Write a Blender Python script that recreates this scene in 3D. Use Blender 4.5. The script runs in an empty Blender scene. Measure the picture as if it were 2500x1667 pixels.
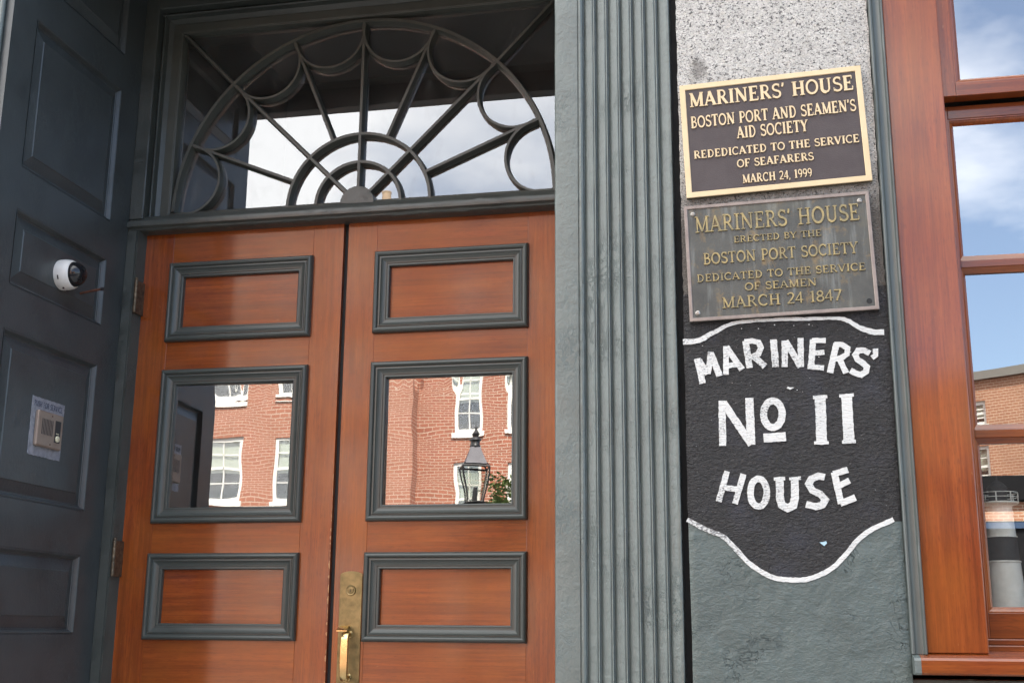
import bpy, bmesh, math, random
from mathutils import Vector, Matrix, noise
random.seed(7)
sc = bpy.context.scene
COL = sc.collection
R = math.radians

# ------------------------------------------------------------------ camera
YAW, PITCH, ROLL = .2048, .2355, .0079
CAM = Vector((0, -4.0, 1.6))
FPX = 2946.5                       # focal length in pixels of a 2500 wide picture
_f0 = Vector((-math.sin(YAW), math.cos(YAW), 0)); _r = Vector((math.cos(YAW), math.sin(YAW), 0)); _u = Vector((0, 0, 1))
FWD = _f0*math.cos(PITCH) + _u*math.sin(PITCH)
_u2 = _u*math.cos(PITCH) - _f0*math.sin(PITCH)
RIGHT = _r*math.cos(ROLL) + _u2*math.sin(ROLL)
UP = _u2*math.cos(ROLL) - _r*math.sin(ROLL)
cd = bpy.data.cameras.new("camera"); cam = bpy.data.objects.new("camera", cd); COL.objects.link(cam)
cam.matrix_world = Matrix(((RIGHT.x, UP.x, -FWD.x, CAM.x), (RIGHT.y, UP.y, -FWD.y, CAM.y), (RIGHT.z, UP.z, -FWD.z, CAM.z), (0, 0, 0, 1)))
cd.sensor_width = 36; cd.lens = FPX/2500*36; cd.clip_start = .05; cd.clip_end = 2000
sc.camera = cam

# ------------------------------------------------------------------ world, sun, exposure
SUN_EL, SUN_ROT = R(50), R(20)     # the sun stands behind the house, so its front is in open shade
w = bpy.data.worlds.new("World"); sc.world = w; w.use_nodes = True
nt = w.node_tree; nt.nodes.clear()
def WN(t, **k):
    n = nt.nodes.new(t)
    for a, b in k.items(): setattr(n, a, b)
    return n
wo = WN('ShaderNodeOutputWorld'); bg = WN('ShaderNodeBackground'); sky = WN('ShaderNodeTexSky')
sky.sky_type = 'NISHITA'; sky.sun_disc = False; sky.sun_elevation = SUN_EL; sky.sun_rotation = SUN_ROT
sky.air_density = 1.0; sky.dust_density = 1.6; sky.ozone_density = 3.0
tc = WN('ShaderNodeTexCoord'); sx = WN('ShaderNodeSeparateXYZ'); nt.links.new(tc.outputs['Generated'], sx.inputs[0])
def wm(op, a, b, clamp=False):
    n = WN('ShaderNodeMath', operation=op, use_clamp=clamp)
    for i, v in enumerate((a, b)):
        if isinstance(v, (int, float)): n.inputs[i].default_value = v
        elif v is not None: nt.links.new(v, n.inputs[i])
    return n.outputs[0]
zz = wm('ADD', wm('MAXIMUM', sx.outputs['Z'], 0.0), .12)
cx = wm('DIVIDE', sx.outputs['X'], zz); cy = wm('DIVIDE', sx.outputs['Y'], zz)
cc = WN('ShaderNodeCombineXYZ'); nt.links.new(cx, cc.inputs[0]); nt.links.new(cy, cc.inputs[1])
cn = WN('ShaderNodeTexNoise'); cn.inputs['Scale'].default_value = 1.1; cn.inputs['Detail'].default_value = 8; cn.inputs['Roughness'].default_value = .56
nt.links.new(cc.outputs[0], cn.inputs['Vector'])
# more cloud towards -x and overhead
bias = wm('ADD', wm('MULTIPLY', sx.outputs['X'], -.62), wm('MULTIPLY', sx.outputs['Z'], .42))
cv = wm('ADD', cn.outputs['Fac'], bias)
cr = WN('ShaderNodeValToRGB'); cr.color_ramp.elements[0].position = .52; cr.color_ramp.elements[0].color = (.07, .07, .07, 1); cr.color_ramp.elements[1].position = .80
nt.links.new(cv, cr.inputs[0])
mx = WN('ShaderNodeMix', data_type='RGBA'); nt.links.new(cr.outputs[0], mx.inputs['Factor'])
nt.links.new(sky.outputs[0], mx.inputs['A']); mx.inputs['B'].default_value = (9.4, 9.5, 9.6, 1)
nt.links.new(mx.outputs['Result'], bg.inputs[0]); bg.inputs[1].default_value = .1
nt.links.new(bg.outputs[0], wo.inputs[0])
sl = bpy.data.lights.new("sun", 'SUN'); sl.energy = 4.2; sl.angle = R(.5); sl.color = (1, .95, .86)
so = bpy.data.objects.new("sun", sl); COL.objects.link(so); so.location = (3, 8, 20)
_sd = Vector((math.sin(SUN_ROT)*math.cos(SUN_EL), math.cos(SUN_ROT)*math.cos(SUN_EL), math.sin(SUN_EL)))
so.rotation_euler = _sd.to_track_quat('Z', 'Y').to_euler()
sc.view_settings.view_transform = 'Standard'; sc.view_settings.look = 'None'
sc.view_settings.exposure = 2.25; sc.view_settings.gamma = 1

# ------------------------------------------------------------------ helpers
def ray(px, py):
    return (RIGHT*((px-1250)/FPX) - UP*((py-833.5)/FPX) + FWD)
def at(px, py, Y):
    "picture point (2500 x 1667) -> point of the plane y = Y"
    d = ray(px, py); return CAM + d*((Y-CAM.y)/d.y)

class MB:
    def __init__(s): s.v = []; s.f = []; s.sm = []
    def add(s, vs, fs, smooth=False):
        o = len(s.v); s.v += [tuple(v) for v in vs]
        for f in fs: s.f.append([i+o for i in f]); s.sm.append(smooth)
        return s
    def box(s, a, b):
        x0, y0, z0 = a; x1, y1, z1 = b
        return s.add([(x0,y0,z0),(x1,y0,z0),(x1,y1,z0),(x0,y1,z0),(x0,y0,z1),(x1,y0,z1),(x1,y1,z1),(x0,y1,z1)],
                     [(0,3,2,1),(4,5,6,7),(0,1,5,4),(1,2,6,5),(2,3,7,6),(3,0,4,7)])
    def prism(s, poly, h0, h1, fn):
        "poly of (u,v), fn(u,v,h) -> xyz"
        n = len(poly)
        return s.add([fn(u, v, h0) for u, v in poly] + [fn(u, v, h1) for u, v in poly],
                     [list(range(n))[::-1], list(range(n, 2*n))] + [(i, (i+1) % n, n+(i+1) % n, n+i) for i in range(n)])
    def grid(s, rows, close_u=False, smooth=True):
        m = len(rows[0]); vs = [p for r in rows for p in r]; fs = []
        for i in range(len(rows)-1):
            for j in range(m if close_u else m-1):
                k = (j+1) % m; fs.append((i*m+j, i*m+k, (i+1)*m+k, (i+1)*m+j))
        return s.add(vs, fs, smooth)
    def lathe(s, prof, fn, n=40):
        "prof of (r,h); fn(a,b,h)"
        rows = [[fn(r*math.cos(2*math.pi*k/n), r*math.sin(2*math.pi*k/n), h) for k in range(n)] for r, h in prof]
        return s.grid(rows, True, True)
    def tube(s, pts, r, n=8):
        pts = [Vector(p) for p in pts]; rows = []
        for i, p in enumerate(pts):
            t = (pts[min(i+1, len(pts)-1)] - pts[max(i-1, 0)]).normalized()
            a = t.orthogonal().normalized() if i == 0 else (s_a - t*s_a.dot(t)).normalized()
            s_a = a; b = t.cross(a); rr = r[i] if isinstance(r, (list, tuple)) else r
            rows.append([p + a*rr*math.cos(2*math.pi*k/n) + b*rr*math.sin(2*math.pi*k/n) for k in range(n)])
        s.grid(rows, True, True)
        o = len(s.v); m = n
        s.f.append([o-m+i for i in range(m)]); s.sm.append(False)
        s.f.append([o-m*len(rows)+i for i in range(m)][::-1]); s.sm.append(False)
        return s
    def frame(s, u0, u1, v0, v1, prof, fn):
        "mitred frame: prof of (inset, height) swept round the rectangle"
        rows = []
        for i, h in prof:
            rows.append([fn(u0+i, v0+i, h), fn(u1-i, v0+i, h), fn(u1-i, v1-i, h), fn(u0+i, v1-i, h)])
        for a in range(len(rows)-1):
            for k in range(4):
                l = (k+1) % 4
                s.add([rows[a][k], rows[a][l], rows[a+1][l], rows[a+1][k]], [(0, 1, 2, 3)], False)
        return s
    def plate(s, us, vs, holes, h, hb, fn):
        "flat face at height h with rectangular holes whose sides go down to hb"
        us = sorted(set(us + [q for o in holes for q in o[:2]])); vs = sorted(set(vs + [q for o in holes for q in o[2:]]))
        for i in range(len(us)-1):
            for j in range(len(vs)-1):
                cu, cv2 = (us[i]+us[i+1])/2, (vs[j]+vs[j+1])/2
                if any(o[0] < cu < o[1] and o[2] < cv2 < o[3] for o in holes): continue
                s.add([fn(us[i], vs[j], h), fn(us[i+1], vs[j], h), fn(us[i+1], vs[j+1], h), fn(us[i], vs[j+1], h)], [(0, 1, 2, 3)])
        for a, b, c, d in holes:
            q = [(a, c), (b, c), (b, d), (a, d)]
            for k in range(4):
                l = (k+1) % 4
                s.add([fn(*q[k], h), fn(*q[l], h), fn(*q[l], hb), fn(*q[k], hb)], [(0, 1, 2, 3)])
        return s
    def build(s, name, mat, parent=None, bevel=0, weld=False, solid=0, angle=35, recalc=True):
        me = bpy.data.meshes.new(name)
        off = Vector(parent['_o']) if parent is not None else Vector((0, 0, 0))
        me.from_pydata([tuple(Vector(v)-off) for v in s.v], [], s.f)
        for p, q in zip(me.polygons, s.sm): p.use_smooth = q
        bm = bmesh.new(); bm.from_mesh(me)
        if weld: bmesh.ops.remove_doubles(bm, verts=bm.verts, dist=1e-5)
        if recalc: bmesh.ops.recalc_face_normals(bm, faces=bm.faces)
        bm.to_mesh(me); bm.free()
        if any(s.sm): me.set_sharp_from_angle(angle=R(angle))
        o = bpy.data.objects.new(name, me); COL.objects.link(o)
        if mat: me.materials.append(mat)
        if parent is not None: o.parent = parent
        o['_o'] = tuple(off)
        if bevel:
            md = o.modifiers.new("bevel", 'BEVEL'); md.width = bevel; md.segments = 2; md.limit_method = 'ANGLE'; md.angle_limit = R(40)
            md.harden_normals = False
        if solid:
            md = o.modifiers.new("solid", 'SOLIDIFY'); md.thickness = solid
        return o

def tag(o, label=None, cat=None, group=None, kind=None):
    if label: o['label'] = label
    if cat: o['category'] = cat
    if group: o['group'] = group
    if kind: o['kind'] = kind
    return o
def thing(name, loc, label, cat, group=None):
    o = bpy.data.objects.new(name, None); COL.objects.link(o); o.location = loc; o['_o'] = tuple(loc)
    o.empty_display_size = .1
    return tag(o, label, cat, group)
FX = lambda u, v, h: (u, -h, v)                 # a surface facing the street: u = x, v = z
def FXY(Y): return lambda u, v, h: (u, Y-h, v)
def arc(cx, cy, rx, ry, a0, a1, n=14):
    return [(cx+rx*math.cos(R(a0+(a1-a0)*i/n)), cy+ry*math.sin(R(a0+(a1-a0)*i/n))) for i in range(n+1)]
def stroke_outline(pts, wd, jit=0, taper=None):
    "polygon of a stroke along pts"
    P = [Vector((p[0], p[1])) for p in pts]; n = len(P)
    closed = (P[0]-P[-1]).length < 1e-6
    L, Rr = [], []
    for i in range(n):
        if closed: a, b = P[(i-1) if i > 0 else n-2], P[(i+1) if i < n-1 else 1]
        else: a, b = P[max(i-1, 0)], P[min(i+1, n-1)]
        d1 = (P[i]-a).normalized() if (P[i]-a).length > 1e-9 else (b-P[i]).normalized()
        d2 = (b-P[i]).normalized() if (b-P[i]).length > 1e-9 else d1
        t = (d1+d2); t = t.normalized() if t.length > 1e-6 else d1
        nrm = Vector((-t.y, t.x)); k = 1/max(.55, nrm.dot(Vector((-d1.y, d1.x))))
        ww = wd[i] if isinstance(wd, (list, tuple)) else wd
        ja, jb = (random.uniform(-jit, jit), random.uniform(-jit, jit)) if jit else (0, 0)
        L.append(P[i]+nrm*(ww/2*k+ja)); Rr.append(P[i]-nrm*(ww/2*k+jb))
    return L, Rr, closed
def stroke(mb, pts, wd, h0, h1, fn, jit=0, bevel=0):
    L, Rr, closed = stroke_outline(pts, wd, jit)
    n = len(L)
    rows = []
    for a, b in zip(L, Rr):
        if bevel:
            a2 = a+(b-a)*bevel; b2 = b+(a-b)*bevel; hm = h0+(h1-h0)*.35
            rows.append([fn(a.x, a.y, h0), fn(a.x, a.y, hm), fn(a2.x, a2.y, h1), fn(b2.x, b2.y, h1), fn(b.x, b.y, hm), fn(b.x, b.y, h0)])
        else:
            rows.append([fn(a.x, a.y, h0), fn(a.x, a.y, h1), fn(b.x, b.y, h1), fn(b.x, b.y, h0)])
    mb.grid(rows, False, False)
    if not closed:
        m = len(rows[0])
        mb.add(rows[0], [list(range(m))]); mb.add(rows[-1], [list(range(m))[::-1]])
def resample(pts, step):
    out = [pts[0]]
    for a, b in zip(pts[:-1], pts[1:]):
        l = math.hypot(b[0]-a[0], b[1]-a[1]); n = max(1, int(l/step))
        out += [(a[0]+(b[0]-a[0])*i/n, a[1]+(b[1]-a[1])*i/n) for i in range(1, n+1)]
    return out
def smooth_path(pts, sub=8):
    out = []
    for i in range(len(pts)-1):
        p0 = pts[max(i-1, 0)]; p1 = pts[i]; p2 = pts[i+1]; p3 = pts[min(i+2, len(pts)-1)]
        for k in range(sub):
            t = k/sub
            out.append(tuple(.5*((2*p1[c]) + (-p0[c]+p2[c])*t + (2*p0[c]-5*p1[c]+4*p2[c]-p3[c])*t*t + (-p0[c]+3*p1[c]-3*p2[c]+p3[c])*t**3) for c in (0, 1)))
    return out + [tuple(pts[-1])]

# ------------------------------------------------------------------ materials
class M:
    def __init__(s, name):
        s.m = bpy.data.materials.new(name); s.m.use_nodes = True; s.t = s.m.node_tree
        s.b = s.t.nodes['Principled BSDF']; s.out = s.t.nodes['Material Output']
        s.geo = s.n('ShaderNodeNewGeometry'); s.P = s.geo.outputs['Position']
        s.bumpout = None
    def n(s, t, **k):
        n = s.t.nodes.new(t)
        for a, b in k.items(): setattr(n, a, b)
        return n
    def lk(s, a, b): s.t.links.new(a, b)
    def put(s, sock, v):
        if isinstance(v, (int, float)): sock.default_value = v
        elif isinstance(v, tuple): sock.default_value = v if len(v) == 4 or sock.type == 'VECTOR' else (*v, 1)
        else: s.lk(v, sock)
    def scale(s, vec, sc3, off=(0, 0, 0)):
        m = s.n('ShaderNodeMapping'); s.lk(vec, m.inputs[0]); m.inputs['Scale'].default_value = sc3; s.put(m.inputs['Location'], off); return m.outputs[0]
    def noise(s, vec, scale, detail=4, rough=.5, dist=0):
        n = s.n('ShaderNodeTexNoise'); s.lk(vec, n.inputs['Vector']); n.inputs['Scale'].default_value = scale
        n.inputs['Detail'].default_value = detail; n.inputs['Roughness'].default_value = rough; n.inputs['Distortion'].default_value = dist
        return n.outputs['Fac']
    def vor(s, vec, scale, feature='F1', out='Distance'):
        n = s.n('ShaderNodeTexVoronoi', feature=feature); s.lk(vec, n.inputs['Vector']); n.inputs['Scale'].default_value = scale
        return n.outputs[out]
    def ramp(s, fac, stops):
        r = s.n('ShaderNodeValToRGB'); s.lk(fac, r.inputs[0]); e = r.color_ramp.elements
        while len(e) < len(stops): e.new(.5)
        for q, (p, c) in zip(e, stops):
            q.position = p; q.color = (c, c, c, 1) if isinstance(c, (int, float)) else (*c, 1)
        return r.outputs[0]
    def math(s, op, a, b=0.0, c=None, clamp=False):
        n = s.n('ShaderNodeMath', operation=op, use_clamp=clamp); s.put(n.inputs[0], a); s.put(n.inputs[1], b)
        if c is not None: s.put(n.inputs[2], c)
        return n.outputs[0]
    def mix(s, fac, a, b, mode='MIX'):
        n = s.n('ShaderNodeMix', data_type='RGBA', blend_type=mode); s.put(n.inputs['Factor'], fac); s.put(n.inputs['A'], a); s.put(n.inputs['B'], b)
        return n.outputs['Result']
    def bump(s, h, strength=.5, dist=.002):
        n = s.n('ShaderNodeBump'); n.inputs['Strength'].default_value = strength; n.inputs['Distance'].default_value = dist
        s.lk(h, n.inputs['Height'])
        if s.bumpout: s.lk(s.bumpout, n.inputs['Normal'])
        s.bumpout = n.outputs[0]; s.lk(s.bumpout, s.b.inputs['Normal']); return s.bumpout
    def set(s, **k):
        names = dict(col='Base Color', rough='Roughness', metal='Metallic', spec='Specular IOR Level', coat='Coat Weight', coatr='Coat Roughness', ior='IOR')
        for a, v in k.items(): s.put(s.b.inputs[names[a]], v)
        return s

def paint(name, col, rough=.38, relief=1.0, chips=False, var=.12, gloss=.5, grime=0):
    m = M(name)
    big = m.noise(m.P, 9, 4, .6); fine = m.noise(m.scale(m.P, (1, 1, .35)), 130, 3, .6)
    c2 = tuple(x*(1-var*2) for x in col); c3 = tuple(min(1, x*(1+var)) for x in col)
    c = m.ramp(big, [(.3, c2), (.5, col), (.75, c3)])
    if grime:
        g = m.ramp(m.noise(m.scale(m.P, (1, 1, .12)), 38, 5, .6), [(.5, 0.0), (.8, grime)])
        c = m.mix(g, c, (.10, .10, .085))
    lump = m.noise(m.P, 42, 4, .62, .6)
    crack = m.ramp(m.noise(m.scale(m.P, (1.0, 1.0, .6), (3, 1, 2)), 24, 6, .7, 1.4), [(.46, 1.0), (.50, 0.0), (.54, 1.0)])
    mask = m.ramp(m.noise(m.P, 5.5, 2, .5), [(.52, 1.0), (.66, 0.0)])
    crack = m.math('MAXIMUM', crack, mask)
    h = m.math('ADD', m.math('MULTIPLY', lump, .8), m.math('MULTIPLY', crack, .30))
    m.bump(h, min(1, 1.0*relief), .0058*relief)
    m.bump(fine, .5*min(1, relief), .002)
    if chips:
        v = m.ramp(m.noise(m.P, 70, 3, .7), [(.73, 0.0), (.76, 1.0)])
        c = m.mix(v, c, (.5, .47, .42))
    m.set(col=c, rough=m.math('ADD', m.math('MULTIPLY', big, .16), rough-.08), spec=gloss)
    return m.m

GREEN = paint('grey_green_paint', (.108, .130, .123), .34, .72, var=.07, grime=.1)
MOULD = paint('dark_green_trim_paint', (.056, .066, .062), .33, .10, var=.05)
NAVY = paint('blue_black_paint', (.057, .066, .068), .33, .42, var=.10)
TRIM = paint('charcoal_green_paint', (.060, .068, .063), .34, .55, var=.10, grime=.2)
TRACERY = paint('dusty_charcoal_paint', (.066, .073, .064), .42, .3, var=.1)

def wood(name, grain, light=1.0, rough=.30):
    m = M(name)
    oi = m.n('ShaderNodeObjectInfo')
    off = m.n('ShaderNodeVectorMath', operation='MULTIPLY_ADD'); m.lk(m.P, off.inputs[0]); off.inputs[1].default_value = (1, 1, 1)
    cmb = m.n('ShaderNodeCombineXYZ'); m.lk(m.math('MULTIPLY', oi.outputs['Random'], 7.3), cmb.inputs[0]); m.lk(m.math('MULTIPLY', oi.outputs['Random'], 3.1), cmb.inputs[2]); m.lk(m.math('MULTIPLY', oi.outputs['Random'], 5.7), cmb.inputs[1])
    m.lk(cmb.outputs[0], off.inputs[2]); v = off.outputs[0]
    st = {'z': (1, 1, .055), 'x': (.055, 1, 1)}[grain]
    a = m.noise(m.scale(v, st), 34, 7, .62, .5)
    b = m.noise(m.scale(v, tuple(q*.9 if q == 1 else .022 for q in st)), 190, 3, .65)
    mid = m.noise(m.scale(v, tuple(q if q == 1 else .03 for q in st)), 85, 4, .7, .3)
    pores = m.noise(m.scale(v, tuple(1 if q == 1 else .10 for q in st)), 420, 2, .5)
    blot = m.noise(m.scale(v, tuple(1 if q == 1 else .5 for q in st)), 6.5, 3, .55)
    k = light*.84
    c = m.ramp(a, [(.25, (.19*k, .036*k, .0065*k)), (.5, (.30*k, .060*k, .0105*k)), (.78, (.43*k, .104*k, .018*k))])
    c = m.mix(m.ramp(b, [(.36, .55), (.60, 0.0)]), c, (.13*k, .026*k, .006*k))
    c = m.mix(m.ramp(mid, [(.36, .42), (.52, 0.0)]), c, (.10*k, .018*k, .004*k))
    c = m.mix(m.ramp(pores, [(.32, .5), (.45, 0.0)]), c, (.085*k, .018*k, .007*k))
    c = m.mix(m.ramp(blot, [(.3, 0.0), (.72, .45)]), c, (.38*k, .115*k, .014*k))
    wear = m.ramp(m.noise(m.scale(v, tuple(1 if q == 1 else .35 for q in st)), 95, 3, .6), [(.70, 0.0), (.78, .6)])
    c = m.mix(wear, c, (.42*k, .17*k, .07*k))
    m.bump(m.math('ADD', m.math('MULTIPLY', pores, .6), m.math('MULTIPLY', a, .6)), .16, .0011)
    m.bump(m.noise(v, 16, 3, .5), .10, .004)
    m.set(col=c, rough=m.math('ADD', m.math('MULTIPLY', a, .22), rough+.12), spec=.12, coat=.9, coatr=.10)
    m.b.inputs['Coat IOR'].default_value = 1.56
    return m.m
WOODV = wood('mahogany_upright_grain', 'z'); WOODH = wood('mahogany_level_grain', 'x', .98)
WINV = wood('window_mahogany_upright_grain', 'z', .95); WINH = wood('window_mahogany_level_grain', 'x', .72)

def granite():
    m = M('rough_granite')
    g = m.vor(m.P, 330, 'F1', 'Color'); sp = m.n('ShaderNodeSeparateColor'); m.lk(g, sp.inputs[0])
    c = m.ramp(sp.outputs[0], [(0.0, (.34, .335, .32)), (.25, (.50, .49, .46)), (.55, (.61, .595, .56)), (.9, (.71, .69, .65))])
    black = m.ramp(m.noise(m.scale(m.P, (1, 1, 1.3)), 150, 3, .6), [(.575, 0.0), (.61, 1.0)])
    c = m.mix(m.math('MULTIPLY', black, .95), c, (.045, .045, .047))
    c = m.mix(m.ramp(m.noise(m.P, 16, 4, .6), [(.42, .0), (.75, .38)]), c, (.33, .32, .30))
    cream = m.ramp(m.noise(m.P, 75, 3, .6), [(.55, 0.0), (.7, .5)])
    c = m.mix(cream, c, (.60, .56, .48))
    pit = m.noise(m.scale(m.P, (1, 1, 1.6)), 150, 4, .68)
    m.bump(pit, 1.0, .009); m.bump(m.noise(m.P, 40, 3, .5), .5, .005)
    # grime between and beside the plaques: a stain with its own ragged outline
    s = m.n('ShaderNodeSeparateXYZ'); m.lk(m.P, s.inputs[0])
    wob = m.math('MULTIPLY', m.math('SUBTRACT', m.noise(m.P, 30, 4, .7), .5), .11)
    zz_ = m.math('ADD', s.outputs['Z'], wob)
    st = m.ramp(m.math('DIVIDE', m.math('SUBTRACT', 2.84, zz_), .16), [(0.0, 0.0), (1.0, .9)])
    px_ = m.math('ADD', s.outputs['X'], .128); pz_ = m.math('MULTIPLY', m.math('SUBTRACT', s.outputs['Z'], 3.125), .6)
    pd = m.math('SQRT', m.math('ADD', m.math('MULTIPLY', px_, px_), m.math('MULTIPLY', pz_, pz_)))
    patch = m.ramp(m.math('ADD', pd, m.math('MULTIPLY', wob, .5)), [(.012, 1.0), (.028, 0.0)])
    c = m.mix(m.math('MAXIMUM', st, m.math('MULTIPLY', patch, .6)), c, (.085, .075, .065), 'MIX')
    m.set(col=c, rough=.75, spec=.3)
    return m.m
GRANITE = granite()

def stonepaint(name, col, rough, speck=0.0, fine=1.0, lumps=.3, dents=.5):
    m = M(name)
    pit = m.noise(m.scale(m.P, (.72, 1, 1.35)), 105, 4, .66, .5); lump = m.noise(m.P, 21, 3, .5, .3)
    cr = m.ramp(m.noise(m.scale(m.P, (.8, 1, 1.2)), 19, 4, .6, 1.6), [(.485, 1.0), (.50, 0.0), (.515, 1.0)])
    mk = m.ramp(m.noise(m.scale(m.P, (1, 1, 1), (5, 2, 1)), 8, 3, .6), [(.36, 0.0), (.46, 1.0)])
    # rougher towards the right hand arris, as the stone is there
    m.bump(m.math('ADD', m.math('MULTIPLY', pit, fine), m.math('ADD', m.math('MULTIPLY', lump, lumps), m.math('MULTIPLY', m.math('MAXIMUM', cr, mk), dents))), 1.0, .0135)
    big = m.noise(m.P, 12, 3, .6)
    c = m.ramp(big, [(.3, tuple(x*.86 for x in col)), (.7, tuple(min(1, x*1.1) for x in col))])
    if speck:
        fl = m.ramp(m.noise(m.P, 165, 3, .6), [(.705, 0.0), (.73, speck)])
        c = m.mix(fl, c, (.55, .55, .54))
        c = m.mix(m.ramp(m.noise(m.P, 9, 4, .6), [(.52, 0.0), (.8, .22)]), c, (.07, .075, .12))
    m.set(col=c, rough=rough, spec=.4)
    return m.m
SIGNBLACK = stonepaint('black_sign_paint', (.017, .015, .015), .45, .6, .85, .35, .25)
PIERGREEN = stonepaint('grey_green_stone_paint', (.081, .103, .098), .30, 0, .20, .5, .5)
def white_paint():
    m = M('white_brush_paint')
    thin = m.noise(m.scale(m.P, (.8, 1, 1.5)), 190, 4, .7)
    area = m.noise(m.P, 13, 3, .55)
    sp = m.n('ShaderNodeSeparateXYZ'); m.lk(m.P, sp.inputs[0])
    worn = m.math('MULTIPLY', m.math('SUBTRACT', .09, sp.outputs['X']), .28)     # the left letters are brushed on thinner
    f = m.ramp(m.math('ADD', thin, m.math('SUBTRACT', m.math('MULTIPLY', area, .40), worn)), [(.545, .85), (.605, 0.0)])
    c = m.mix(f, m.ramp(area, [(.3, (.53, .54, .525)), (.7, (.61, .615, .595))]), (.11, .11, .115))
    m.bump(m.noise(m.scale(m.P, (.5, 1, 1.7)), 120, 4, .64, .5), .8, .006)
    m.set(col=c, rough=.6); return m.m
WHITEPAINT = white_paint()

def metal(name, col, rough=.4, metal=1.0, blotch=None, bs=14, bump=.2):
    m = M(name)
    n1 = m.noise(m.P, bs, 5, .62); c = col
    if blotch: c = m.mix(m.ramp(n1, [(.4, 0.0), (.68, 1.0)]), col, blotch)
    fine = m.noise(m.P, 260, 3, .6); m.bump(fine, bump, .0012)
    m.set(col=c, rough=m.math('ADD', m.math('MULTIPLY', n1, .25), rough-.1), metal=metal); return m.m
BRASS = metal('aged_brass', (.30, .225, .105), .48, .8, (.17, .13, .06), 30)
BRASSBAR = metal('polished_brass', (.78, .58, .28), .26, 1.0, (.60, .42, .19), 22, .08)
PLAQUEGOLD = metal('satin_gilt_bronze', (.56, .44, .265), .50, .3, (.62, .50, .32), 9, .12)
PLAQUEBROWN = metal('dark_bronze_ground', (.052, .041, .041), .55, .25, (.066, .054, .054), 20, .5)
RUST = metal('rusted_iron', (.16, .055, .03), .75, .2, (.06, .03, .022), 60)
HINGE = metal('painted_over_hinge_metal', (.22, .17, .115), .5, .8, (.10, .085, .065), 55)
STEEL = metal('screw_metal', (.42, .40, .37), .4, .9, (.22, .20, .17), 90)
OLDEDGE = metal('weathered_bronze_rim', (.255, .215, .19), .48, .5, (.20, .165, .15), 30)
def oldbronze():
    m = M('weathered_bronze')
    streak = m.noise(m.scale(m.P, (1, 1, .09)), 62, 5, .62); pat = m.noise(m.P, 13, 4, .6)
    c = m.ramp(pat, [(.3, (.050, .052, .048)), (.55, (.074, .076, .068)), (.75, (.105, .098, .072))])
    c = m.mix(m.ramp(streak, [(.52, 0.0), (.78, .6)]), c, (.25, .27, .26))
    c = m.mix(m.ramp(streak, [(.25, .5), (.42, 0.0)]), c, (.06, .062, .06))
    rust = m.ramp(m.noise(m.scale(m.P, (1, 1, .8), (2, 0, 4)), 30, 5, .65), [(.56, 0.0), (.74, .5)])
    s = m.n('ShaderNodeSeparateXYZ'); m.lk(m.P, s.inputs[0])
    c = m.mix(rust, c, (.27, .175, .06))
    m.bump(m.noise(m.P, 240, 3, .6), .4, .001)
    m.set(col=c, rough=.52, metal=.25); return m.m
OLDBRONZE = oldbronze()
OLDLETTER = metal('worn_gilt_letters', (.33, .26, .115), .5, .3, (.17, .15, .09), 55, .3)
WHITEPLASTIC = metal('white_camera_shell', (.76, .75, .72), .35, 0, (.72, .70, .66), 8, .05)
DOMEBLACK = metal('smoked_dome', (.012, .012, .014), .06, 0, None, 10, 0)
DARK = metal('black_gap', (.012, .013, .014), .7, 0, None, 10, 0)
TAUPE = metal('taupe_intercom_metal', (.36, .29, .235), .42, .45, (.33, .26, .21), 40, .1)
LABEL = metal('scuffed_silver_plate', (.40, .42, .47), .5, .35, (.27, .29, .33), 60, .5)
INK = metal('blue_black_ink', (.06, .07, .11), .7, 0, None, 10, 0)
BLACKPL = metal('black_plastic', (.02, .02, .022), .4, 0, None, 10, 0)
CREAM = metal('cream_button', (.75, .70, .50), .4, 0, None, 10, 0)
LHWHITE = metal('lighthouse_white', (.86, .86, .84), .7, 0, (.74, .74, .72), 40, .4)
LHBLACK = metal('lighthouse_black', (.02, .02, .024), .7, 0, (.035, .035, .04), 60, .3)
WINWHITE = metal('white_sash_paint', (.80, .78, .72), .5, 0, None, 10, 0)
SHADE = metal('window_blind', (.55, .58, .50), .8, 0, None, 10, 0)
CASTIRON = metal('black_lamp_iron', (.018, .018, .02), .4, 0, None, 10, .1)
ROOM = metal('dimmed_room_lining', (.045, .043, .036), .9, 0, None, 10, 0)  # the dimness of the unseen rooms is put into this dark colour
STONE = metal('pale_limestone', (.55, .52, .46), .8, 0, (.48, .45, .40), 6, .3)

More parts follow.
